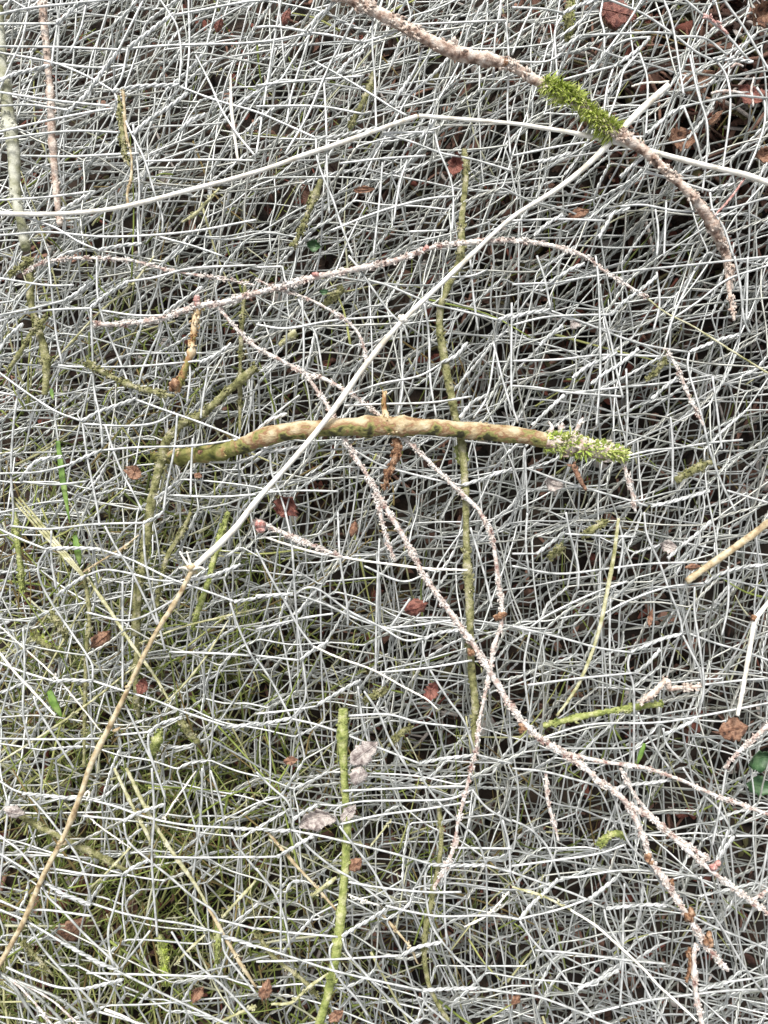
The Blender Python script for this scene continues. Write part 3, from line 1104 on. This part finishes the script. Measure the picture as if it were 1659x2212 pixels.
stick('grass_stalk', '10:680,1565 780,1600 900,1659', [5, 4, 4], -2, M['straw_white'],
      'short white straw at the bottom edge, left of centre', 'stalk', .06, 6, 8, end=(0, 60))
stick('stalk', '3:775,560 850,540 1015,530', [3, 4, 4], 0, M['straw_white'], 'short pale stub touching the upper tip of the longest white stalk', 'stalk', .1, 5, 7)

# --- lichened twigs
o, C, R = stick('lichened_twig', '4:615,445 800,440 1050,405 1250,330 1450,300 1659,240|5:200,190 370,140 650,85 900,30|2:1150,1602 1400,1570 1659,1560|3:200,1580 400,1635|6:500,20 600,100 780,210 870,270',
      [6, 8, 9, 9, 10, 9, 8, 8, 7, 5, 4], [6, 14, 18, 16, 12, 6, 0], M['bark_lichen'],
      'long arched pinkish white lichened twig above the middle, passing under the longest stalk', 'twig', .24, 4, 9, 8, 560, (4, 9))
for t in ((495, 752, 20, 11), (790, 688, 22, 9), (1065, 620, 18, 8)):
    bud(at(*t[:3]), t[3], M['bark_red'], o, 'bud')
stick('side_twig', '4:1290,310 1260,450 1240,620 1190,750 1150,880', [9, 9, 7, 9, 6], [8, -6, -20], M['bark_tan'], '', '', .2, 4, 9, 5, 60, (4, 9), parent=o)
bud(at(435, 960, -10), 14, M['bud'], o, 'bud')
o, C, R = stick('forked_twig', '4:1420,340 1550,490 1659,590|5:150,670 320,760 450,800 590,880 800,1030 980,1200 1130,1340 1290,1500 1440,1640|8:1450,0 1530,170 1570,450 1590,600 1590,720 1540,880 1510,1050 1450,1350 1425,1560',
      [6, 6, 6, 6, 6, 7, 7, 7, 6, 5], [8, 6, 4, 0, 2, 6, 8, 8, 4], M['bark_lichen'],
      'thin lichened twig bending from the arched stick down beside the green stem', 'twig', .24, 4, 8, 6, 540, (4, 8))
bud(at(640 + 1575 * .3858, 1280 + 690 * .3858, 10), 13, M['bud'], o, 'bud')
stick('side_twig', '8:1425,1560 1395,1659|11:1360,150 1310,350 1270,550 1150,780', [5, 5, 6, 7, 5], [4, 2, -6], M['bark_lichen'], '', '', .26, 4, 8, 3, 120, (4, 9), parent=o)
o, C, R = stick('main_twig', '5:320,760 400,880 480,1000 570,1190 700,1390 800,1560|8:860,0 1000,240 1100,430 1280,680 1420,880 1550,1090 1659,1270|9:150,1440 330,1560 470,1655|12:560,80 660,150 760,250 850,450 900,600 1000,740 1100,900 1160,990 1240,1120 1300,1200 1400,1310',
      [6, 6, 7, 8, 8, 9, 9, 10, 8, 9, 9, 9, 8, 7], [10, 4, 2, 8, 14, 16, 16, 14, 10], M['bark_lichen'],
      'longest lichened twig running diagonally from the centre down to the lower right, with brown buds', 'twig', .24, 4, 10, 9, 1100, (4, 9))
for (c, x, y, rr) in ((12, 885, 580, 13), (12, 1150, 970, 14), (12, 1265, 1120, 13), (12, 1040, 740, 8), (8, 1390, 900, 9), (9, 60, 1400, 10)):
    ox, oy = crop_origin(c)
    bud(at(ox + x * .3858, oy + y * .3858, 16), rr, M['bud'], o, 'bud')
stick('side_twig', '12:760,240 900,320 1100,500 1260,640 1400,750 1550,860 1659,940', [8, 8, 7, 6, 6], [12, 18, 16, 10], M['bark_lichen'], '', '', .24, 4, 9, 4, 330, (4, 9), parent=o, end=(0, 120))
stick('side_twig', '9:330,1560 600,1620 850,1655|12:1100,80 1300,170 1500,240 1659,300', [7, 6, 6, 5], [14, 14, 10], M['bark_lichen'], '', '', .2, 4, 8, 3, 180, (3, 7), parent=o, end=(0, 120))
stick('side_twig', '12:700,0 800,180 900,300 1000,400 1270,590', [5, 5, 6, 7], [8, 12, 14], M['bark_lichen'], '', '', .24, 4, 8, 3, 150, (3, 8), parent=o)
bud(at(1280 + 1310 * .3858, 1920 + 630 * .3858, 18), 12, M['bark_red'], o, 'bud')
stick('side_twig', '12:1550,860 1659,790', [5, 4], 10, M['bark_lichen'], '', '', .2, 4, 8, 1, 20, parent=o, end=(0, 120))
stick('twig', '12:1195,1140 1180,1200 1180,1300 1190,1450 1230,1659', [7, 9, 9, 6, 6], [10, 8, 6], M['bark_lichen'],
      'pale lichened twig standing up from the bottom edge near the lower right corner', 'twig', .2, 4, 9, 3, 90, (4, 9), end=(0, 100))
stick('twig', '12:1150,1160 1160,1260 1130,1390', [4, 7, 4], -2, M['bud'], 'small red brown bark strip beside the pale twig near the lower right corner', 'twig', .25, 4, 7, 2, 20)
o, C, R = stick('twig', '8:-20,60 40,85 120,110 250,170 400,230 560,290', [10, 8, 6, 6, 4], 8, M['bark_lichen'],
      'short white lichened twig with a pink fuzzy knob, below the arched stick at left', 'twig', .26, 4, 8, 3, 170, (4, 9))
bud(at(652, 1312, 12), 15, M['bark_red'], o, 'bud')
stick('twig', '5:770,1540 800,1659|8:800,0 850,180 900,320', [6, 7, 6, 5], 6, M['bark_lichen'],
      'short spur left of the longest lichened twig, ending in a dark bud', 'twig', .26, 4, 8, 2, 110, (4, 8))
stick('twig', '9:1659,1380 1550,1480 1440,1580 1380,1659', [6, 7, 6, 5], [8, 6, 2], M['bark_lichen'],
      'white lichened twig at the right edge below the brown leaf', 'twig', .24, 4, 8, 2, 110, (4, 9), end=(100, 0))
stick('twig', '4:150,120 260,50 420,20 600,15 850,30 1050,80 1250,120 1450,150 1650,190', [4, 5, 5, 5, 4, 4], [-12, -8, -8], M['bark_lichen'],
      'thin white lichened twig arching over the upper left, under the left bleached stalk', 'twig', .3, 4, 7, 2, 230, (4, 8))
stick('twig', '5:0,150 150,220 300,262 460,340 620,450 690,560 712,690', [3.5, 4, 4.5, 5, 4], [4, 6, 2], M['bark_lichen'],
      'thin white lichened twig curving down to meet the longest stalk, left of its joint', 'twig', .3, 4, 7, 2, 140, (4, 7))
stick('twig', '4:560,690 680,760 850,840 1000,880 1130,910', [9, 7, 6, 6, 4], [4, 2, -4], M['bark_green'],
      'pale green brown twig with a broken blunt end, left of the fuzzy bud', 'twig', .2, 4, 8, 3, 90, (4, 8))
stick('twig', '6:1000,600 1080,750 1150,920 1240,1100', [4, 5, 5, 4], 4, M['bark_lichen'],
      'thin knobbly white twig on the right, above the green bark chip', 'twig', .3, 4, 7, 1, 90, (4, 8))
stick('twig', '3:1240,90 1320,150 1400,220', [3, 4, 3], -4, M['bark_red'], 'short thin red twig among wires in the upper right corner', 'twig', .15, 4, 7, 1, 10)
stick('twig', '3:1510,1150 1420,1280 1310,1400', [2.5, 3, 2.5], 6, M['bark_red'], 'thin red straw leaning below the right bleached stalk', 'twig', .12, 4, 7)
stick('twig', '9:830,1240 920,1170 1000,1090 1020,1140 1080,1140|9:1230,1130', [5, 7, 8, 6, 4], -4, M['bark_pink'],
      'hooked pinkish twig above the green stem on the lower right', 'twig', .25, 4, 8, 2, 60, (4, 9))
stick('twig', '6:870,270 1000,370|6:1180,460 1400,600 1659,760', [2.4, 2, 2.4, 2.6], -8, M['straw_green'],
      'thin brown straw slanting to the right edge, behind wires right of centre', 'twig', .1, 5, 7)
stick('twig', '1:800,590 815,850 850,1000 850,1150 825,1250 830,1330', [4, 4, 3, 3, 4, 3], 2, M['straw_tan'],
      'thin curled brown stem hanging onto the left bleached stalk', 'twig', .15, 4, 7, 2, 20, (3, 6))
stick('twig', '1:770,620 790,850 810,1000 840,1080', [3, 7, 6, 3], 0, M['bark_green'],
      'frayed pale green stem alongside the thin curled brown stem, upper left', 'twig', .25, 4, 8, 2, 60, (4, 8))
stick('twig', '12:220,20 230,200 270,350 300,470', [5, 6, 6, 4], -14, M['bark_lichen'],
      'short grey brown twig among wires at lower centre right', 'twig', .22, 4, 8, 2, 50, (3, 8))
stick('twig', '3:1420,440 1450,415 1500,430', [4, 5, 3], -5, M['bark_lichen'], 'small curved white twig under wires near the upper right corner', 'twig', .15, 5, 7)
stick('twig', '3:1570,500 1550,580 1565,690', [3, 5, 3], -5, M['bark_lichen'], 'small upright pinkish white twig near the upper right edge', 'twig', .15, 5, 7)
stick('twig', '3:1290,605 1380,590 1510,605', [4, 5, 3], -8, M['bark_lichen'], 'small level white twig right of the tip of the longest stalk', 'twig', .15, 5, 7)
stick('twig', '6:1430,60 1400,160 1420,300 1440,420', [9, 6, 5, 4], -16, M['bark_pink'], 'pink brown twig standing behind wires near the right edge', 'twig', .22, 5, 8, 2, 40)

# --- green stems
stick('green_stem', '2:1350,970 1360,1150 1335,1400 1325,1659|5:1260,160 1200,320 1190,480 1215,640 1240,780 1270,930 1290,1030 1330,1200 1350,1400 1360,1600|8:1365,250 1380,500 1390,800 1395,1000 1420,1250 1410,1500 1425,1580',
      [7, 8, 9, 10, 10, 10, 9, 9, 11, 10, 9, 6], [-48, -30, -20, -24, -34, -20, -24, -20, -30], M['bark_green'],
      'tall algae green stem standing upright right of centre, passing behind the arched stick', 'stem', .14, 5, 10, 6, 130, (4, 9))
m3 = MB()
o, C, R = stick('green_stem', '8:565,1275 560,1450 570,1659|11:575,100 580,200 592,370 580,600 560,850 540,1050 510,1250 470,1450 410,1659',
      [12, 11, 10, 10, 10, 12, 12, 11, 12, 12], [-10, -16, -22, -18, -14, -14, -18], M['stem_green'],
      'bright yellow green stem rising from the bottom edge to a cut top near the centre', 'stem', .09, 5, 12, 5, 60, (4, 8), end=(0, 120))
stick('green_stem', '11:1185,250 1200,500 1150,800 1110,1000 1090,1200 1120,1400 1180,1530 1250,1640', [5, 6, 7, 7, 7, 6, 5], [-30, -25, -20], M['bark_green'],
      'slender bent green stem right of the bright yellow green one, near the bottom edge', 'stem', .12, 5, 8, 3, 50, (3, 7))
stick('green_stem', '1:0,200 10,380 30,560 60,800 90,1000 100,1250 140,1450 170,1620', [10, 12, 14, 15, 15, 14, 13, 11], [-26, -32, -44], M['bark_grey'],
      'thick grey green stem along the left edge in the upper left corner', 'stem', .1, 6, 12, 3, 60, (4, 9), end=(60, 0))
stick('green_stem', '4:185,20 195,150 200,300 240,450 290,620 300,780 290,900', [10, 9, 9, 9, 11, 9, 7], [-50, -46, -46], M['bark_green'],
      'mossy green stem below the thick grey green one, near the left edge', 'stem', .16, 5, 9, 3, 60, (4, 9))
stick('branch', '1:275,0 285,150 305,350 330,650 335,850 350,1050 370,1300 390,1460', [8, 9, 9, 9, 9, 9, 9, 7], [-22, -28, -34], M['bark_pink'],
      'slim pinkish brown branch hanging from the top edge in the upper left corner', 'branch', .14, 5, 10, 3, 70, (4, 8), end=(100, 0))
stick('green_stem', '4:1659,720 1450,900 1320,1020 1180,1090 1085,1190 1040,1350 990,1550|7:960,80 930,300 890,560 880,800',
      [9, 10, 10, 10, 12, 12, 11, 11, 12, 11], [-30, -40, -56, -60, -70], M['bark_green'],
      'mossy olive stem bending down left of centre beneath the left end of the arched stick', 'stem', .16, 5, 10, 5, 120, (4, 10))
GREENS = [
 ('2:760,470 740,560 660,730 600,830', 8, -30, 'bark_green', 'short pale green stem slanting under the left bleached stalk at the upper centre'),
 ('2:420,1170 370,1300 300,1480 240,1600', 9, -22, 'bark_green', 'olive spotted stem slanting down, above the long arched lichened twig'),
 ('5:560,210 500,270 430,330', 9, -22, 'bark_green', 'short green stub just below the long arched lichened twig'),
 ('5:260,490 150,580', 10, -30, 'straw_green', 'short flat yellow green chip left of the longest stalk, beneath the forked twig'),
 ('4:1590,160 1560,600 1555,1150', 6, -26, 'bark_green', 'thin upright green stem left of centre, reaching the arched stick from above'),
 ('4:310,390 200,510 120,640 50,740', 6, -2, 'bark_green', 'spiky pale green lichened twig slanting at the left edge'),
 ('4:1000,0 850,190 640,370 480,540 350,680', 3.5, -4, 'straw_green', 'thin yellow green straw slanting below the fuzzy left end of the arched twig'),
 ('4:200,20 120,80 60,130', 6, -10, 'bark_green', 'short lichened green spur beside the left edge, above the mossy stem'),
 ('3:380,0 370,130 355,270', 11, -26, 'bark_green', 'olive green cut stem at the top edge, right of the mossy branch'),
 ('1:1420,1220 1340,1310 1260,1390 1180,1440', 5, -10, 'straw_green', 'thin yellow green straw just below the left bleached stalk'),
 ('6:1060,1460 1130,1410 1290,1330', 10, -14, 'bark_green', 'flat pale green bark chip right of the moss covered stick end'),
 ('6:1000,670 940,740 870,800', 6, -16, 'bark_green', 'small olive bark chip right of centre, above the moss covered stick end'),
 ('9:610,60 540,100 450,160', 9, -12, 'bark_green', 'short yellow green twig piece below the moss covered stick end'),
 ('9:330,220 240,300', 10, -20, 'bark_green', 'olive bark scrap left of the curved pale grass stem'),
 ('9:200,1385 450,1325 700,1280 980,1240', 9, -12, 'stem_green', 'pale green stem lying nearly level on the lower right'),
 ('7:90,0 120,250 150,520', 9, -34, 'stem_green', 'mossy green upright stem at the left edge below the middle'),
 ('7:1240,0 1180,130 1080,300 1030,520 1010,660', 7, -34, 'bark_green', 'fuzzy green stem left of the longest stalk, nearer the mossy olive stem'),
 ('7:1480,0 1400,250 1350,450 1280,650 1250,760', 9, -26, 'stem_green', 'green stem right of the tufted joint of the longest stalk'),
 ('7:230,800 300,860 380,930', 12, -60, 'bark_green', 'short thick moss green piece low at the left'),
 ('7:330,640 380,730 430,820', 7, -20, 'bark_green', 'short green twig piece above the short thick moss green piece'),
 ('7:1040,1420 1010,1500 980,1590', 10, -30, 'stem_green', 'short bright green stem piece right of the tan part of the longest stalk'),
 ('7:1170,1340 1220,1420 1290,1500', 8, -24, 'bark_green', 'short mossy twig lower left of centre, slanting down right'),
 ('7:890,820 880,1100 900,1330', 9, -60, 'bark_green', 'lowest visible end of the mossy olive stem, dark beneath the tan stalk'),
 ('7:540,400 580,650 560,900 550,1250 545,1659', 6, -12, 'bark_green', 'long thin upright green grey stem at lower left, crossing under the wires'),
 ('7:555,410 700,620 850,850 1000,1060 1100,1230', 5.5, -8, 'straw_green', 'long straight yellow green stem slanting beneath the tan stalk at lower left'),
 ('7:0,740 200,920 400,1110 550,1290 660,1430', 4, -4, 'straw_white', 'thin pale green straw from the left edge slanting down to the tan stalk'),
 ('7:540,390 700,290 800,230 900,150', 3.5, -2, 'straw_tan', 'thin straw pointing up right from the crossing of green stalks at lower left'),
 ('7:0,1620 300,1430 600,1220 850,1020 900,990', 4, -10, 'straw_green', 'thin yellowish straw rising to the right toward the tan stalk'),
 ('7:1080,1230 1200,1110 1340,930 1480,700', 3.5, -6, 'straw_green', 'thin green straw rising to the right of the tan stalk'),
 ('7:1659,630 1400,690 1200,740 900,850', 3.5, -10, 'straw_green', 'thin level green straw ending behind the tan stalk'),
 ('10:740,0 850,230 960,440 980,500', 6, -6, 'straw_green', 'left one of two parallel yellow green stalks near the lower left'),
 ('10:820,0 940,250 1100,520 1250,730 1350,900', 6.5, -5, 'straw_green', ''),
 ('10:1350,900 1450,1080 1560,1270 1659,1420', 6, -6, 'straw_tan', 'tan and green stalk continuing down right toward the bottom centre left'),
 ('10:550,290 650,380 850,520', 3.5, -2, 'straw_white', 'thin pale straw just right of the tan stalk near the lower left'),
 ('10:850,510 700,670 580,780', 4, -4, 'straw_green', 'short green straw slanting down left, lower left'),
 ('10:1659,730 1540,860 1440,970', 5, -8, 'straw_green', 'short yellow green straw slanting down left, left of the bright green stem'),
 ('10:1270,20 1200,120 1150,190 1060,330', 4.5, 2, 'straw_white', 'short whitish straw crossing two parallel stalks at lower left'),
 ('10:130,310 300,400 500,500 700,600 850,680', 9, -26, 'bark_green', 'knobbly mossy twig beneath the tan stalk near the lower left corner'),
 ('10:1330,1080 1200,1200 1130,1280', 4, -8, 'straw_green', 'short olive straw near the bottom left, slanting down left'),
 ('10:150,1130 250,1240 350,1350', 5, -20, 'bark_green', 'short olive twig near the lower left corner'),
 ('10:1659,1540 1500,1610 1400,1659', 5, -10, 'straw_green', 'yellow green straw at the bottom edge left of the brown leaf'),
 ('10:1030,1080 1060,1250 1080,1400', 11, -60, 'stem_green', 'thick tuft like green stem low near the bottom left'),
 ('10:1410,1000 1415,1140 1400,1290', 7, -40, 'stem_green', 'short upright green stem near the bottom left'),
 ('11:80,420 250,620 380,760 520,920', 5, -2, 'straw_tan', 'pale jointed stalk left of the bright green stem, slanting down right'),
 ('11:520,710 440,770 360,830', 6, 2, 'straw_green', 'short pale green straw touching the bright green stem from the left'),
 ('11:740,510 810,420 870,340', 3.5, -4, 'straw_green', 'short thin green straw right of the bright green stem'),
 ('11:470,1330 330,1430 230,1520 100,1530', 5, -2, 'straw_green', 'yellow green bent straw left of the foot of the bright green stem'),
 ('11:0,1060 120,1230 300,1370 400,1480', 6, -16, 'bark_green', 'mossy stalk slanting down to the foot of the bright green stem'),
 ('11:600,820 700,860 800,890', 4, -2, 'straw_white', 'short pale straw just right of the bright green stem'),
 ('11:1640,800 1500,950 1350,1030', 5, 2, 'straw_white', 'short cream straw slanting down left at the lower centre right'),
 ('11:820,950 990,1150 1050,1270', 4, -6, 'straw_tan', 'thin straw between the bright green stem and the slender bent one'),
 ('12:0,770 200,830 380,920', 4, -4, 'straw_green', 'thin pale green straw running into the lower right quarter from the left'),
 ('8:860,1520 930,1440 1000,1390', 6, -20, 'bark_green', 'mossy twig scrap right of the cut top of the bright green stem'),
 ('8:700,1230 780,1180 850,1150', 9, -28, 'bark_green', 'flat green mossy piece above right of the cut stem top'),
 ('12:560,500 640,430 710,430 740,460', 9, -20, 'stem_green', 'curved green bark chip left of the longest lichened twig, lower right'),
 ('5:1310,1230 1340,1330', 13, -14, 'stem_green', 'thick moss clot on the tall green stem just under the arched stick'),
]
for t, r, z, m, lab in GREENS:
    if not lab: lab = 'right one of two parallel yellow green stalks near the lower left'
    mossy = m in ('bark_green', 'stem_green')
    zz = [z * 2.2 - 14, z * 1.7 - 12, z * 2.3 - 16] if mossy else [z * 2 - 14, z - 9, z * 2 - 16]
    nm = 'mossy_twig' if mossy else 'grass_stalk'
    o, C, R = stick(nm, t, np.array([.75, 1, .85, .95, .6]) * r * (.92 if mossy else .8), zz, M[m], lab, 'twig' if mossy else 'stalk', .26 if mossy else .14, 4, 9, 3, 60 if mossy else 8, (3, 8))
    if r >= 11:
        mm = MB(); blades(mm, C, R, 160, 6, 14, 2.4); mm.build('moss', M['moss'], o)

# split straw bundle at the lower left, three strands
for q, lab in ((0, 'left strand of the three stranded pale straw bundle at the left'), (14, 'middle strand of the three stranded pale straw bundle at the left'),
               (28, 'right strand of the three stranded pale straw bundle at the left')):
    stick('grass_stalk', f'7:{150+q*2},0 {330+q*1.6},200 {470+q},350 {535+q*.4},420', [2.4, 3.2, 3.4, 2.4], [-16, -10, -8, -12], M['straw_green'],
          lab, 'stalk', .08, 5, 7, end=(50, 0), group='strands of the pale straw bundle')
# bright grass blades
for t, w, lab in (('4:375,1200 400,1400 420,1530 440,1659|7:455,70', 10, 'widest bright green grass blade standing at the left between wires'),
                  ('7:485,150 500,240 520,350', 12, 'short bright green grass blade just below the widest one at the left'),
                  ('7:320,1160 350,1240 400,1330', 14, 'bright green leafy blade at the lower left under the wires'),
                  ('4:330,860 345,930', 7, 'small bright green blade tip near the left edge, above the widest blade'),
                  ('9:860,1500 830,1580 810,1640', 8, 'small vivid green moss sprig on the lower right')):
    stick('grass_sprig', t, [w * .5, w * .8, w * .7, w * .1], [-34, -24, -30], M['blade_green'], lab, 'grass blade', .05, 6, 8, flat=.25)
# dark feathery fan at the bottom left corner
for q in range(5):
    stick('root', f'10:{-40+q*8},{1290+q*12} {80+q*34},{1400+q*5} {160+q*60},{1520-q*4} {250+q*80},{1659-q*6}', [3.5, 4, 3.5, 3], [-14, -4, -4, -8],
          M['bark_lichen'] if q % 2 else M['zinc_shaded'], ['leftmost thin grey root of the fan at the bottom left corner', 'second thin root from the left, pinkish, in the bottom left corner fan', 'middle grey root of the fan at the bottom left corner', 'fourth thin pinkish root from the left in the bottom left corner fan', 'rightmost thin grey root of the fan at the bottom left corner'][q], 'root', .2, 5, 7, 0, 20, (3, 6), group='roots fanning from the bottom left corner', end=(60, 80))

# ------------------------------------------------------------------ leaves
LEAVES = [
 ('leaf', 5, 200, 1610, 150, 190, .9, -30, 'leaf_red', 'glossy red brown leaf below the arched stick, left of centre'),
 ('leaf', 4, 870, 1400, 100, 130, 1.2, -28, 'leaf_brown', 'round pinkish brown curled leaf below the left tip of the arched stick'),
 ('leaf', 8, 700, 1560, 230, 150, .6, -6, 'leaf_grey', 'pale grey crumpled leaf right of the cut top of the bright green stem'),
 ('leaf', 11, 665, 50, 150, 130, 1.3, -2, 'leaf_grey', 'lower pale grey leaf lobe beside the bright green stem'),
 ('leaf', 11, 400, 315, 250, 140, .15, -10, 'leaf_grey', 'purplish grey leaf cupped between wires left of the bright green stem'),
 ('leaf', 11, 600, 290, 160, 90, .9, -8, 'leaf_grey', 'small grey leaf scrap leaning on the right of the bright green stem'),
 ('leaf', 11, 60, 1450, 160, 95, 1.3, -8, 'leaf_brown', 'orange brown upright leaf near the bottom edge, left of the bright green stem'),
 ('leaf', 9, 1440, 1410, 200, 170, .2, -30, 'leaf_brown', 'large round brown leaf under the end of the short thick white stalk'),
 ('leaf', 9, 1000, 225, 150, 90, -.3, -14, 'leaf_grey', 'grey translucent leaf scrap on the right between wires'),
 ('leaf', 6, 250, 1480, 150, 110, -.2, -24, 'leaf_grey', 'pinkish grey leaf below the moss covered stick end'),
 ('leaf', 5, 440, 235, 60, 45, .1, -6, 'leaf_green', 'tiny round green leaf just below the long arched lichened twig'),
 ('leaf', 2, 380, 1590, 95, 80, -.2, -20, 'leaf_green', 'small green leaf above the long arched lichened twig'),
 ('leaf', 2, 1295, 1090, 160, 110, 1.4, -34, 'leaf_red', 'dark red curled leaf hanging beside the top of the tall green stem'),
 ('leaf', 8, 1050, 620, 170, 130, .3, -50, 'leaf_red', 'dull red leaf deep between wires in the centre, left of the longest lichened twig'),
 ('leaf', 8, 1140, 1160, 150, 100, 1.1, -30, 'leaf_red', 'crumpled pinkish red leaf at lower centre, left of the tall green stem'),
 ('leaf', 9, 1600, 1590, 230, 150, .2, -130, 'leaf_green', 'upper dark green leaf deep below wires at the right edge'),
 ('leaf', 12, 1600, 110, 200, 140, -.2, -150, 'leaf_green', 'lower dark green leaf deep below wires at the right edge'),
 ('leaf', 11, 640, 630, 120, 90, .8, -12, 'leaf_brown', 'small orange brown dry leaf touching the bright green stem from the right'),
 ('leaf', 8, 225, 1610, 100, 60, .1, -18, 'leaf_brown', 'small orange leaf scrap left of the cut stem top'),
 ('leaf', 10, 90, 290, 140, 110, -.3, -8, 'leaf_grey', 'grey toothed leaf at the left edge near the lower left corner'),
 ('leaf', 3, 1330, 765, 120, 60, .8, -26, 'leaf_brown', 'tan wedge shaped bark chip in the upper right'),
 ('leaf', 3, 690, 80, 260, 190, -.3, -120, 'leaf_red', 'large pale red leaf near the top edge, upper right'),
 ('leaf', 3, 650, 160, 240, 120, .1, -170, 'leaf_brown', 'brown leaf below the large pale red one, upper right'),
 ('leaf', 3, 1200, 500, 260, 200, .4, -190, 'leaf_brown', 'dark brown leaf deep below wires right of the tip of the longest stalk'),
 ('leaf', 3, 1590, 110, 220, 160, .9, -120, 'leaf_brown', 'brown bark like leaf in the upper right corner'),
 ('leaf', 3, 1560, 640, 220, 160, -.6, -190, 'leaf_red', 'dark red leaf near the right edge of the top'),
 ('leaf', 3, 1080, 920, 220, 170, .2, -220, 'leaf_brown', 'brown leaf below the right bleached stalk, deep in the heap'),
 ('leaf', 3, 1640, 1010, 180, 110, .2, -60, 'leaf_brown', 'reddish brown leaf at the right edge above the right bleached stalk'),
 ('leaf', 3, 430, 1370, 150, 100, .3, -60, 'leaf_brown', 'brown leaf scrap below the moss cuff, right of the longest stalk'),
 ('leaf', 7, 930, 1120, 130, 90, 1.2, -40, 'leaf_red', 'reddish leaf tucked just right of the tan part of the longest stalk'),
 ('leaf', 7, 650, 830, 160, 120, .7, -60, 'leaf_brown', 'dark brown leaf deep left of the tan part of the longest stalk'),
 ('leaf', 10, 1290, 1440, 130, 80, .9, -60, 'leaf_brown', 'pinkish brown leaf deep near the bottom edge, left of the orange brown one'),
 ('leaf', 10, 450, 1080, 260, 180, .7, -170, 'leaf_brown', 'dark red brown bark like leaf deep in the lower left corner'),
 ('leaf', 8, 640, 90, 130, 60, 1.4, -40, 'leaf_brown', 'dark brown upright leaf below the arched stick, near centre'),
 ('leaf', 11, 520, 1600, 130, 80, .7, -10, 'leaf_brown', 'tan curled leaf at the bottom edge just right of the bright green stem'),
 ('leaf', 12, 30, 1510, 90, 60, .8, -14, 'leaf_brown', 'small tan leaf scrap at the bottom centre right'),
 ('leaf', 6, 410, 430, 90, 80, .8, -8, 'leaf_grey', 'small white leaf scrap at right above centre, left of a green speck'),
 ('leaf', 2, 700, 1230, 150, 50, .1, -26, 'leaf_brown', 'narrow pinkish leaf scrap above the long arched lichened twig, centre'),
 ('leaf', 4, 1280, 1420, 70, 45, -.3, -10, 'leaf_brown', 'tiny pink brown leaf scrap just below the left part of the arched stick'),
 ('leaf', 9, 1180, 360, 110, 50, .1, -8, 'leaf_brown', 'pinkish bark scrap left of the tan split stalk at the right'),
 ('leaf', 9, 890, 690, 120, 40, 1.3, -10, 'leaf_brown', 'slim pinkish upright leaf between wires on the right'),
 ('leaf', 1, 1420, 150, 110, 60, 1.2, -160, 'leaf_red', 'small red leaf deep below wires near the top edge, left of centre'),
 ('leaf', 2, 190, 100, 110, 70, 1.1, -130, 'leaf_red', 'orange red leaf deep below wires at the top edge, left of the mossy branch'),
]
for nme, c, x, y, L, W, ang, z, m, lab in LEAVES:
    ox, oy = crop_origin(c)
    p = at(ox + x * .38577, oy + y * .38577, z)
    k = (DIST - z) / DIST
    V, Q, mid, up = leaf_geo(p, L * .37 * k, W * .35 * k, ang, RNG.normal(0, .2), RNG.normal(0, .2), RNG.uniform(-.8, 1.1), .13, 1.4, 15, 9)
    mb = MB(); mb.add(V, Q)
    o = mb.build('leaf' if m == 'leaf_green' else 'dead_leaf', M[m])
    tag(o, lab, 'leaf')
    mb = MB(); tube(mb, mid + up * .8, 1.5, 5)
    mb.build('midrib', M[m], o)
print('OBJECTS', len(bpy.data.objects), 'VERTS', sum(len(m.vertices) for m in bpy.data.meshes))
